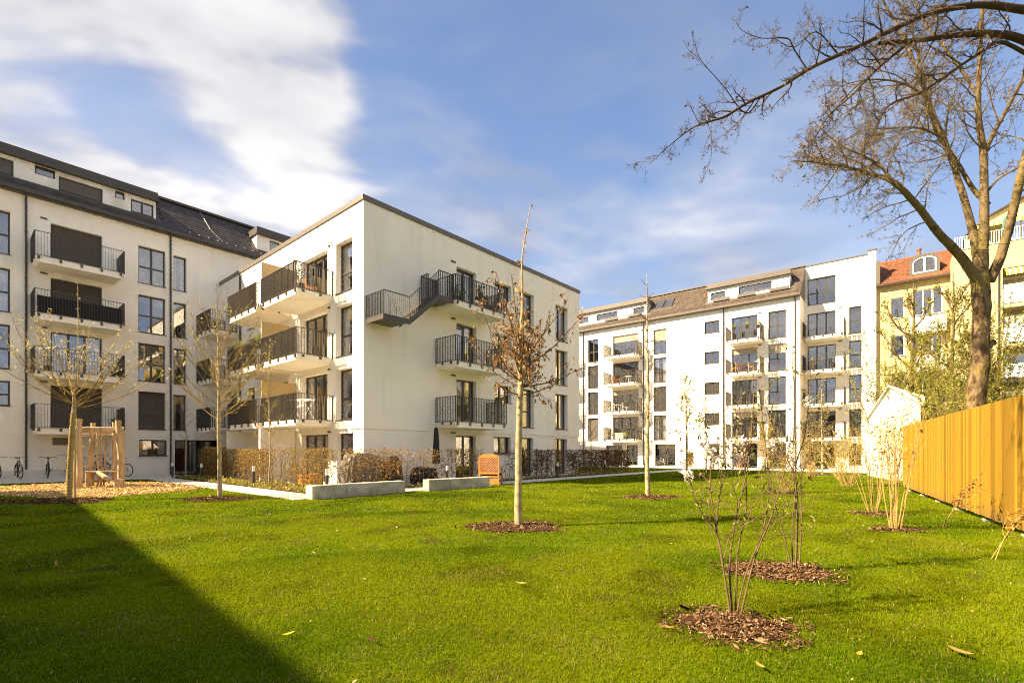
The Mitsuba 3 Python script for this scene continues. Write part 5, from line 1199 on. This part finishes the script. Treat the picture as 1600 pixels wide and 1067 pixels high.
# ------------------------------------------------------------------ bicycles
def bicycle(label, x, y, heading, z=0., col="m_black", group=None, steer=0.):
    key = thing("bicycle", label, "bicycle", group); c, s = math.cos(heading), math.sin(heading)
    F = Frame((x, y), (c, s), (-s, c))
    def TB(): return MB(F)
    rw = .34
    for xx, nm in ((-.52, 0), (.52, steer)):
        m = TB(); t = np.linspace(0, 2 * np.pi, 29); cn, sn = math.cos(nm), math.sin(nm)
        ring = np.stack([xx + rw * np.cos(t) * cn, rw * np.cos(t) * sn, z + rw + .005 + rw * np.sin(t)], 1)
        v, f = tube_closed(ring, .022, 7); m.add(v, f); m.build(key, "tyre", "m_black", smooth=50)
        m = TB()
        for k in range(12): th = k * np.pi / 6; m.bar((xx, 0, z + rw + .005), (xx + .32 * math.cos(th) * cn, .32 * math.cos(th) * sn, z + rw + .005 + .32 * math.sin(th)), .006)
        m.tube([(xx, -.05, z + rw), (xx, .05, z + rw)], .022, 8); m.build(key, "spokes", "m_steel", kind="stuff")
    m = TB(); A = dict(bb=(-.08, 0, z + .30), st=(-.22, 0, z + .82), hd=(.36, 0, z + .86), hb=(.40, 0, z + .70), rr=(-.52, 0, z + rw), fr=(.52, 0, z + rw))
    for p, q, r in (("bb", "st", .018), ("bb", "hb", .020), ("st", "hd", .017), ("hd", "hb", .022)): m.tube([A[p], A[q]], r, 8)
    for b in (-.055, .055):
        m.tube([A["bb"], (A["rr"][0], b, A["rr"][2])], .011, 6).tube([(A["st"][0], b * .4, A["st"][2] - .04), (A["rr"][0], b, A["rr"][2])], .010, 6).tube([(A["hb"][0], b, A["hb"][2]), (A["fr"][0] - 0.0, b, A["fr"][2])], .013, 6)
    m.build(key, "frame", col, smooth=50)
    TB().tube([(.36, 0, z + .84), (.33, 0, z + 1.02)], .015, 6).tube([(.27, -.33, z + 1.02), (.36, -.12, z + 1.04), (.36, .12, z + 1.04), (.27, .33, z + 1.02)], .014, 6).build(key, "handlebar", "m_black", smooth=50)
    TB().tube([(-.22, 0, z + .80), (-.25, 0, z + .95)], .014, 6).hull([(-.38, -.08, z + .96), (-.38, .08, z + .96), (-.10, -.02, z + .97), (-.10, .02, z + .97), (-.36, -.07, z + 1.01), (-.36, .07, z + 1.01), (-.12, 0, z + 1.0)]).build(key, "saddle", "m_black")
    m = TB().tube([(-.08, -.10, z + .30), (-.08, .10, z + .30)], .016, 6).bar((-.08, -.10, z + .30), (.04, -.10, z + .19), .02).bar((-.08, .10, z + .30), (-.20, .10, z + .41), .02).box(.0, .09, -.19, -.10, z + .175, z + .20).box(-.25, -.16, .10, .19, z + .40, z + .425)
    v = np.array([(-.08 + .085 * math.cos(t), .05, z + .30 + .085 * math.sin(t)) for t in np.linspace(0, 2 * np.pi, 17)]); m.add(*tube_closed(v, .008, 4)); m.build(key, "crank_and_pedals", "m_black")


def tube_closed(ring, r, sides):
    p = ring[:-1]; n = len(p); t = np.roll(p, -1, 0) - np.roll(p, 1, 0); t /= np.linalg.norm(t, axis=1, keepdims=True); c = p.mean(0); a = p - c; a /= np.linalg.norm(a, axis=1, keepdims=True); b = np.cross(t, a)
    ang = np.arange(sides) * 2 * np.pi / sides; v = (p[:, None] + r * (np.cos(ang)[None, :, None] * a[:, None] + np.sin(ang)[None, :, None] * b[:, None])).reshape(-1, 3)
    i, j = np.meshgrid(np.arange(n), np.arange(sides), indexing="ij"); i2 = (i + 1) % n
    return v, np.stack([i * sides + j, i * sides + (j + 1) % sides, i2 * sides + (j + 1) % sides, i2 * sides + j], -1).reshape(-1, 4)


def onstand(x, y): return float(stand_z(np.array(x), np.array(y)))
gbk = "bicycles at the dark roofed block"
for lab, x, y, h, cl in (("black bicycle pointing at the lawn, left of the drainpipe", 2.35, 34.1, -1.50, "m_black"), ("black bicycle right of the drainpipe, seen head-on", 3.42, 34.1, -1.70, "m_black"), ("black bicycle in the cluster behind the reed-wrapped trunk", 4.25, 34.6, -1.75, "m_black"),
                         ("dark red bicycle behind the reed-wrapped trunk", 4.62, 33.9, -1.5, "m_darkred"), ("dark bicycle seen through the climbing frame poles", 5.55, 34.9, -1.2, "m_black"), ("grey bicycle by the wall at the right of the climbing frame", 6.35, 34.9, -.75, "m_steel"), ("black bicycle cut by the left edge of the photograph", 1.62, 34.2, -1.5, "m_black")):
    if cl == "m_darkred" and cl not in scene: mat("m_darkred", princ((.16, .04, .03), .4))
    bicycle(lab, x, y, h, onstand(x, y), cl, steer=.12 if cl == "m_black" else -.2)
for k, (a, b) in enumerate(((18.9, -1.3), (18.3, -1.5), (16.4, -1.4), (15.7, -1.4), (13.2, -1.5), (12.2, -1.2))):
    q = RF(np.array([[a, b, 0]]))[0]; bicycle(["light bicycle left in front of the far entrance", "second light bicycle at the far entrance", "bicycle parked right of the far entrance", "bicycle beside the far entrance, further right", "bicycle under the small square windows", "bicycle below the far balcony column"][k], q[0], q[1], .6 + .3 * k, .03, "m_steel" if k % 2 else "m_black")

# ------------------------------------------------------------------ garden furniture
# orange lattice bench seen from behind
OB = thing("lattice_bench", "orange wooden garden bench with a lattice back in the hedge gap", "bench")
oc = (16.35, 15.6); th = math.radians(-66); OFR = Frame(oc, (math.cos(th), math.sin(th)), (-math.sin(th), math.cos(th)))
for a in (-.50, .44): MB(OFR).box(a, a + .06, -.03, .03, 0, 1.32).build(OB, "post", "m_orangewood")
tp = np.linspace(0, np.pi, 12); out = [(-.43, 1.32)] + [(-.43 * math.cos(t), 1.32 + .11 * math.sin(t)) for t in tp] + [(.43, 1.32), (.43, 1.25), (-.43, 1.25)]
MB(OFR).add(*slab_from(Polygon(out).buffer(0), -.025, .025)).build(OB, "top_rail", "m_orangewood")
MB(OFR).box(-.44, .44, -.025, .025, .50, .58).build(OB, "lower_rail", "m_orangewood")
for k in range(-7, 10):
    for sg, b in ((1, -.012), (-1, .012)):
        x0 = -.44 + k * .115; seg = [(x0, .58), (x0 + .67, 1.25)] if sg > 0 else [(x0, 1.25), (x0 + .67, .58)]
        (xa_, za), (xb_, zb_) = seg; lo, hi = max(xa_, -.44), min(xb_, .44)
        if hi - lo < .08: continue
        f = lambda x: za + (zb_ - za) * (x - xa_) / (xb_ - xa_)
        MB(OFR).bar((lo, b, f(lo)), (hi, b, f(hi)), .034, .02, up=(0, 1, 0)).build(OB, "lattice_slat", "m_orangewood")
MB(OFR).box(-.48, .48, .03, .55, .36, .42).build(OB, "seat", "m_orangewood")
MB(OFR).box(-.44, .44, -.02, .02, .05, .30).box(-.50, -.44, .45, .51, 0, .8).box(.44, .50, .45, .51, 0, .8).box(-.50, -.44, .03, .55, .8, .84).box(.44, .50, .03, .55, .8, .84).build(OB, "frame", "m_orangewood")
MB(OFR).cbox(-.43, .0, .08, .54, .42, .54, .03).build(OB, "cushion", "m_darkcloth"); MB(OFR).cbox(.02, .43, .08, .54, .42, .54, .03).build(OB, "cushion", "m_darkcloth")
mat("m_darkcloth", princ((.06, .05, .06), .9))
# closed parasol
PA = thing("closed_parasol", "closed black parasol standing before the front of the flat-roofed block", "parasol")
px_, py_ = 15.25, 18.0
MB().tube([(px_, py_, 0), (px_, py_, 2.75)], .022, 8).build(PA, "pole", "m_steel", smooth=50)
MB().lathe([(.02, .95), (.20, .98), (.16, 1.6), (.13, 2.2), (.10, 2.62), (.02, 2.7)], 14, at=(px_, py_, 0)).build(PA, "canopy", "m_blackcloth", smooth=35)
MB().cbox(px_ - .3, px_ + .3, py_ - .3, py_ + .3, 0, .1, .02).build(PA, "base", "m_concrete")
# covered furniture
def tarp(label, x, y, w, d, h, seed, m_="m_tarp"):
    key = thing("furniture_cover", label, "cover"); R = np.random.default_rng(seed); u = trimesh.creation.icosphere(4); v = u.vertices.copy()
    s = np.sign(v) * np.abs(v) ** .42; n = meshkit.fbm(v * 2.3 + seed, 4, seed)[:, None] - .5; f = meshkit.fbm(np.stack([v[:, 0] * 6, v[:, 1] * 6, v[:, 2] * .8], 1) + seed, 2, seed)[:, None] - .5
    v = s * [w / 2, d / 2, h / 2] * (1 + .35 * n + .16 * f); v[:, :2] *= (1.0 - .22 * (v[:, 2:3] / h)); v[:, 2] = np.maximum(v[:, 2] + h / 2, 0)
    put(key, (v + [x, y, 0], u.faces), m_, smooth=50)
tarp("big grey-brown cover over garden furniture at the corner of the flat-roofed block", 11.4, 18.25, 1.5, 1.0, 1.45, 5); tarp("dark cover over a grill beside the big furniture cover", 12.75, 18.1, .85, .75, 1.3, 6, "m_blackcloth"); tarp("dark cover over a low table beneath the parasol", 14.6, 18.1, 1.1, .9, .8, 7, "m_blackcloth")
RS = thing("screen", "rust-red wooden screen box at the end of the golden-brown hedge", "screen")
for k in range(9): MB().box(9.95, 9.99, 30.2 + k * .26, 30.445 + k * .26, .05, 1.72).build(RS, "board", "m_rustwood")
for k in range(8): MB().box(9.99 + k * .26, 10.235 + k * .26, 30.2, 30.24, .05, 1.72).build(RS, "board", "m_rustwood")
MB().box(9.92, 12.0, 30.17, 30.27, 1.722, 1.78).box(9.92, 10.02, 30.27, 32.6, 1.722, 1.78).build(RS, "top_rail", "m_orangewood")


def chair(label, F, a, b, z, rot, m_, group=None):
    key = thing("garden_chair", label, "chair", group); c, s = math.cos(rot), math.sin(rot); o = F(np.array([[a, b, 0]]))[0][:2]; G = Frame(o, F.ta * c + F.tb * s, F.tb * c - F.ta * s)
    for x in (-.22, .18):
        for y in (-.2, .2): MB(G).bar((x, y, z), (x + (.04 if x > 0 else -.08 if False else 0), y, z + (.44 if x > 0 else .9)), .035).build(key, "leg", m_)
    for k in range(5): MB(G).box(-.2 + k * .088, -.125 + k * .088, -.23, .23, z + .44, z + .462).build(key, "seat_slat", m_)
    for k in range(4): MB(G).box(-.25, -.228, -.2, .2, z + .54 + k * .095, z + .605 + k * .095).build(key, "back_slat", m_)


def table(label, F, a, b, z, m_, r=.38):
    key = thing("garden_table", label, "table"); o = F(np.array([[a, b, 0]]))[0]
    MB().lathe([(0, z + .70), (r, z + .70), (r, z + .735), (0, z + .735)], 20, at=(o[0], o[1], 0)).build(key, "tabletop", m_)
    for k in range(4): t = k * np.pi / 2 + .6; MB().bar((o[0] + .30 * math.cos(t), o[1] + .30 * math.sin(t), z), (o[0] + .18 * math.cos(t), o[1] + .18 * math.sin(t), z + .70), .03).build(key, "leg", m_)


def potplant(label, F, a, b, z, h, seed, cols=((.10, .14, .03), (.16, .18, .05)), pot="m_anthracite", group=None, size=.10, n=90):
    key = thing("potted_plant", label, "plant", group); R = np.random.default_rng(seed); o = F(np.array([[a, b, 0]]))[0]
    MB().lathe([(0, z + .0), (.12, z + .0), (.16, z + .28), (.145, z + .28), (.13, z + .24), (0, z + .24)], 14, at=(o[0], o[1], 0)).build(key, "pot", pot, smooth=30)
    c = R.normal(0, 1, (n, 3)) * [.13, .13, h * .24] + [o[0], o[1], z + .28 + h * .45]; c[:, 2] = np.maximum(c[:, 2], z + .27)
    leafpart(key, "leaves", R, c, size, cols, aspect=.5)
    MB().tube([(o[0], o[1], z + .2), (o[0] + .02, o[1], z + .28 + h * .6)], .012, 5, cap=False).build(key, "stem", "m_twig")


zL = [11.60, 8.67, 5.74, 2.81]
chair("orange-brown garden chair on the left of the second-floor far-left balcony", RF, 24.1, -.8, zL[1], .3, "m_orangewood"); chair("orange-brown garden chair beside the first on the second-floor far-left balcony", RF, 23.3, -.9, zL[1], 2.8, "m_orangewood"); table("pale round table on the second-floor far-left balcony", RF, 22.2, -.8, zL[1], "m_white")
chair("white garden chair at the left on the first-floor far-left balcony", RF, 24.1, -.8, zL[2], .3, "m_white"); chair("white garden chair in the middle of the first-floor far-left balcony", RF, 22.6, -.8, zL[2], 2.9, "m_white"); table("white round table on the first-floor far-left balcony", RF, 23.3, -.8, zL[2], "m_white")
chair("yellow wooden chair at the left on the sunny third-floor balcony of the middle column", RF, 11.8, -.8, zL[1], .2, "m_yellowwood"); chair("yellow wooden chair at the right on the same sunny balcony of the middle column", RF, 10.4, -.8, zL[1], 2.9, "m_yellowwood"); table("dark round table between the two yellow chairs", RF, 11.1, -.8, zL[1], "m_rustwood")
mat("m_yellowwood", princ((.62, .36, .09), .5))
potplant("flowering plant hung on the left of the top balcony railing in the middle column", RF, 11.7, -1.35, zL[0] + .85, .35, 1, ((.16, .24, .04), (.45, .42, .08))); potplant("flowering plant hung in the middle of the top balcony railing", RF, 10.6, -1.35, zL[0] + .85, .35, 2, ((.16, .24, .04), (.45, .42, .08)))
potplant("dark potted plant at the right end of the top balcony in the middle column", RF, 9.75, -1.2, zL[0] + .8, .6, 3); potplant("green potted shrub at the left end of the lowest far-left balcony", RF, 24.3, -1.0, zL[3], .9, 4, ((.16, .17, .05), (.24, .22, .08)), n=160); potplant("bright yellow-green plant on the lowest far-left balcony", RF, 22.3, -1.3, zL[3], .4, 5, ((.45, .55, .04), (.36, .48, .05)))
KX = thing("storage_box", "white storage box on the lowest far-left balcony", "box"); MB(RF).cbox(22.6, 23.5, -1.3, -.8, zL[3], zL[3] + .62, .02).build(KX, "body", "m_white"); MB(RF).cbox(22.58, 23.52, -1.32, -.78, zL[3] + .625, zL[3] + .68, .01).build(KX, "lid", "m_white")
chair("brown wicker chair at the left on the third-floor balcony of the taller part", FB, 6.1, -.8, zL[1] - .05, .5, "m_warmwood"); chair("dark garden chair at the right on the third-floor balcony of the taller part", FB, 4.4, -.8, zL[1] - .05, 2.7, "m_black")
# balconies of the flat-roofed block
chair("dark chair beside the door of the top front balcony with the outside stair", MF, 19.0, -.75, 8.88, .2, "m_warmwood"); table("small dark table on the top front balcony", MF, 18.5, -.75, 8.88, "m_black", .3); chair("brown chair at the right end of the top front balcony", MF, 19.45, -.7, 8.88, 2.9, "m_warmwood")
potplant("potted plant at the left end of the top front balcony", MF, 16.4, -1.1, 8.88, .6, 6); potplant("second potted plant at the left end of the top front balcony", MF, 16.75, -1.15, 8.88, .45, 7); potplant("leafy plant on the small table of the top front balcony", MF, 18.5, -.75, 9.62, .35, 8)
potplant("tall plant behind the screen on the upper long-side balcony", ML, 21.95, -1.4, 8.88, .9, 9); chair("brown wicker chair on the upper long-side balcony at the corner", ML, 22.6, -.6, 8.88, 1.8, "m_warmwood"); chair("second wicker chair on the upper long-side balcony", ML, 23.4, -.7, 8.88, 1.2, "m_warmwood")
CJ = thing("conifer", "dark slim potted conifer on the middle long-side balcony", "plant"); R = np.random.default_rng(5); cc = R.random((500, 1)); ang = R.uniform(0, 6.28, 500); q = ML(np.array([[26.4, -1.0, 5.95]]))[0]
MB().lathe([(0, 0), (.15, 0), (.19, .35), (0, .33)], 14, at=tuple(q)).build(CJ, "pot", "m_anthracite", smooth=30)
rad = .26 * (1 - cc[:, 0]) * R.uniform(.5, 1, 500); leafpart(CJ, "needles", R, np.stack([q[0] + rad * np.cos(ang), q[1] + rad * np.sin(ang), q[2] + .35 + 1.6 * cc[:, 0]], 1), .12, [(.03, .045, .02), (.05, .06, .025)], aspect=.4)
potplant("trailing green plant on the railing of the middle long-side balcony", ML, 26.2, -1.55, 6.75, .5, 10, ((.16, .22, .04), (.26, .30, .06)), n=140); potplant("green plant on the next middle long-side balcony railing", ML, 28.6, -1.55, 6.75, .4, 11, ((.16, .22, .04), (.26, .30, .06)), n=120)
AD = thing("drying_rack", "white folding clothes rack on the lowest long-side balcony at the corner", "clothes rack"); m = MB(ML)
for a in (22.0, 23.3):
    m.bar((a, -1.3, 3.02), (a, -.7, 3.95), .025).bar((a, -.7, 3.02), (a, -1.3, 3.95), .025)
for k in range(7): m.bar((22.0, -1.3 + k * .1, 3.95), (23.3, -1.3 + k * .1, 3.95), .018)
m.bar((22.0, -1.35, 3.97), (22.0, -.65, 3.97), .022); m.bar((23.3, -1.35, 3.97), (23.3, -.65, 3.97), .022); m.build(AD, "frame", "m_white")
m = MB(ML)
for a in (22.25, 22.55, 22.95): m.hull([(a + da, b, z) for da in (0, .16) for b in (-1.12, -1.08) for z in (3.55, 3.96)])
m.build(AD, "hung_cloth", "m_curtain", kind="stuff")
potplant("small potted plants on the corner balcony of the dark roofed block", ML, 33.2, -1.2, 8.88, .4, 12); potplant("dark plant on the right of the corner balcony of the dark roofed block", ML, 34.0, -1.2, 8.88, .35, 13)
potplant("plant hanging on the rail of the first-floor balcony of the dark roofed block", LF, 3.45, -1.3, 5.7, .8, 14); potplant("small dark plant at the right end of the first-floor balcony of the dark roofed block", LF, 6.2, -1.2, 5.7, .4, 15); potplant("small dark plant at the right end of the lowest balcony of the dark roofed block", LF, 6.25, -1.2, 2.78, .4, 16)
BC = thing("balcony_cloth", "black cloth stretched inside the railing of the second balcony of the dark roofed block", "cloth"); n = 120; x = np.linspace(3.05, 6.5, n); y = -1.565 + .012 * np.sin(np.arange(n) * 1.3)
v = np.vstack([np.stack([x, y + (.0 if k == 0 else .0), np.full(n, 8.64) if k == 0 else 9.52 - .03 * np.abs(np.sin(x * 2.2))], 1) for k in (0, 1)] + [np.stack([x, y + .012, np.full(n, 8.64) if k == 0 else 9.52 - .03 * np.abs(np.sin(x * 2.2))], 1) for k in (0, 1)]); k = np.arange(n - 1)
MB(LF).add(v, np.vstack([np.stack([k, k + 1, k + 1 + n, k + n], 1), np.stack([k + 2 * n, k + 3 * n, k + 1 + 3 * n, k + 1 + 2 * n], 1), np.stack([k + n, k + 1 + n, k + 1 + 3 * n, k + 3 * n], 1)])).top(BC, "m_blackcloth")
OP = thing("planter", "orange wooden planter standing behind the golden-brown hedge", "planter")
for z in (.03, .2, .37): MB().box(10.35, 10.95, 20.6, 20.64, z, z + .15).build(OP, "board", "m_orangewood"); MB().box(10.35, 10.39, 20.64, 21.8, z, z + .15).build(OP, "board", "m_orangewood"); MB().box(10.91, 10.95, 20.64, 21.8, z, z + .15).build(OP, "board", "m_orangewood"); MB().box(10.39, 10.91, 21.76, 21.8, z, z + .15).build(OP, "board", "m_orangewood")
MB().box(10.39, 10.91, 20.64, 21.76, .02, .45).build(OP, "soil", "m_soil")
# leaning wooden boards before the far terrace
LBD = thing("leaning_board", "reddish-brown board leaning by the terrace door under the far balconies", "board"); MB(RF).bar((11.4, -1.0, .0), (10.9, -.2, 2.4), .5, .05).top(LBD, "m_rustwood")

# fallen leaves on the lawn
for k, (lab, x, y, s, c) in enumerate((("yellow fallen leaf on the shaded lawn at the bottom left", 1.85, 4.05, .055, (.62, .55, .06)), ("curled brown leaf on the grass at the bottom right", 4.99, -.12, .085, (.45, .26, .10)), ("orange fallen leaf left of the nearest mulch heap", 4.05, 1.75, .05, (.60, .28, .05)), ("small orange leaf right below the nearest mulch heap", 4.45, .45, .05, (.62, .34, .06)), ("pale dry leaf among the grass before the nearest mulch heap", 3.75, .95, .05, (.55, .32, .12)), ("dry blade lying on the middle of the lawn", 4.3, 3.6, .07, (.50, .40, .16)))):
    key = thing("fallen_leaf", lab, "leaf"); t = np.linspace(-1, 1, 7); w = .38 * np.cos(t * 1.45); R = np.random.default_rng(k)
    v = np.array([[x + s * tt * math.cos(k) - s * e * ww * math.sin(k), y + s * tt * math.sin(k) + s * e * ww * math.cos(k), .045 + s * (.25 * tt * tt + .3 * abs(e) * ww + .02 * R.random())] for tt, ww in zip(t, w) for e in (-1, 0, 1)])
    i, j = np.meshgrid(np.arange(6), np.arange(2), indexing="ij"); f = np.stack([i * 3 + j, i * 3 + j + 1, i * 3 + j + 4, i * 3 + j + 3], -1).reshape(-1, 4)
    put(key, (v, f), "m_leaf", smooth=True, color=np.tile(c, (len(v), 1)))

LT = thing("lawn_litter", "scattered dry clippings and leaf scraps lying in the lawn", "litter", kind="stuff")
R = np.random.default_rng(404); n = 1500; r_ = 2.6 + 24 * R.random(n) ** .8; t_ = YAW + R.uniform(-.95, .95, n); q = np.stack([r_ * np.cos(t_), r_ * np.sin(t_), R.uniform(.02, .045, n)], 1)
q = q[((q[:, 0] - P0[0]) * (-tf[1]) + (q[:, 1] - P0[1]) * tf[0] > .1) & (q[:, 1] < 14.5)]
v, f, col = leaves(R, q, .030, [(.50, .42, .18), (.42, .30, .12), (.30, .20, .08), (.58, .52, .28), (.22, .13, .06)], aspect=.4, droop=0, spread=.5); put(LT, (v, f), "m_leaf", color=col)

# ------------------------------------------------------------------ grass: every blade its own little mesh piece
GR = thing("grass", "short bright green lawn grass", "grass", kind="stuff")
R = np.random.default_rng(2024)
AVOID = shapely.union_all([PATH, FORE, BED, TERR, CHIPS.buffer(-.05), sbox(7.66, 14.7, 15.6, 15.65), sbox(-5, 33, 13, 37)] + [m_.buffer(-.13) for m_ in MULCH[:8]] + [m_.buffer(-.1) for m_ in MULCH[8:]])
shapely.prepare(AVOID)


def blades(r0, r1, dens, h, w, seg):
    ang = math.radians(58); n = int(dens * ang * (r1 * r1 - r0 * r0)); r = np.sqrt(R.uniform(r0 * r0, r1 * r1, n)); t = YAW + R.uniform(-ang, ang, n)
    x, y = r * np.cos(t), r * np.sin(t)
    fl = (x - P0[0]) * (-tf[1]) + (y - P0[1]) * tf[0]
    ok = (fl > -.3) & (x > -15) & (x < 42.3) & (y < 33) & ~shapely.contains_xy(AVOID, x, y)
    x, y, r = x[ok], y[ok], r[ok]; n = len(x)
    p = np.stack([x, y, np.zeros(n)], 1)
    big = meshkit.fbm(p * .55, 4, 3); mid_ = meshkit.fbm(p * 2.6, 3, 8)
    a = R.uniform(0, 2 * np.pi, n); d = np.stack([np.cos(a), np.sin(a)], 1); b = R.uniform(0, 2 * np.pi, n); lean = np.stack([np.cos(b), np.sin(b)], 1) * R.uniform(.15, .95, (n, 1))
    H = h * np.exp(R.normal(0, .28, n)) * (.72 + .65 * mid_); W = w * R.uniform(.7, 1.3, n)
    def at(s, wd, lz): return np.stack([x + d[:, 0] * W * wd + lean[:, 0] * H * s * s, y + d[:, 1] * W * wd + lean[:, 1] * H * s * s, H * lz], 1)
    if seg == 2:
        v = np.stack([at(0, -.5, -.1), at(0, .5, -.1), at(.55, -.4, .55), at(.55, .4, .55), at(1.05, 0, .95)], 1).reshape(-1, 3); o = np.arange(n)[:, None] * 5; f = np.vstack([o + [0, 1, 3], o + [0, 3, 2], o + [2, 3, 4]]); k = 5
    else:
        v = np.stack([at(0, -.5, -.1), at(0, .5, -.1), at(1, 0, .95)], 1).reshape(-1, 3); o = np.arange(n)[:, None] * 3; f = o + [0, 1, 2]; k = 3
    g = np.clip((big - .34) * 3.4 + R.normal(0, .22, n), 0, 1)[:, None]; col = np.array([.096, .170, .0035]) * (1 - g) + np.array([.190, .240, .005]) * g
    col = col * (1 - .42 * np.clip((meshkit.fbm(p * 1.1 + 40, 4, 12) - .5) * 5, 0, 1))[:, None]
    dry = (R.random(n) < .035 + .10 * np.clip(mid_ - .55, 0, 1) + .9 * np.clip(meshkit.fbm(p * .9 + 70, 4, 31) - .66, 0, 1)); col[dry] = np.array([.34, .28, .11])
    return v, f, np.repeat(np.clip(col * np.exp(R.normal(0, .16, (n, 1))), 0, .9), k, 0)


V, Fs, Cs, o = [], [], [], 0
for args in ((2.3, 5.0, 12500, .0235, .0040, 2), (5.0, 8.0, 6200, .025, .0052, 2), (8.0, 13, 2400, .028, .008, 1), (13, 20, 800, .033, .014, 1), (20, 44, 240, .034, .026, 1)):
    v, f, c = blades(*args); V.append(v); Fs.append(f + o); Cs.append(c); o += len(v)
put(GR, (np.vstack(V), np.vstack(Fs)), "m_grass", color=np.vstack(Cs))

# ------------------------------------------------------------------ repeats share a group
GROUPS = {"bicycle": "bicycles parked at the houses", "bollard_lamp": "bollard lamps along the planting bed", "garden_chair": "garden chairs on the balconies", "garden_table": "garden tables on the balconies", "potted_plant": "potted plants on the balconies", "mulch_bed": "bark mulch round the plants",
          "young_tree": "young trees planted on the lawn and in the beds", "apartment_building": "apartment houses round the courtyard", "fallen_leaf": "fallen leaves on the lawn", "sapling": "leaning saplings by the fence", "shrub": "shrubs round the lawn", "hedge": "clipped hedges of the gardens",
          "plane_tree": "big bare trees on the right", "budding_tree": "budding trees before the yellow house", "seat_wall": "low concrete seat walls", "furniture_cover": "covers over garden furniture", "closed_parasol": "closed parasols"}
for key, d in labels.items():
    stem = key[:-4] if key[-4:-3] == "_" and key[-3:].isdigit() else key
    if "__" not in key and stem in GROUPS and "group" not in d: d["group"] = GROUPS[stem]
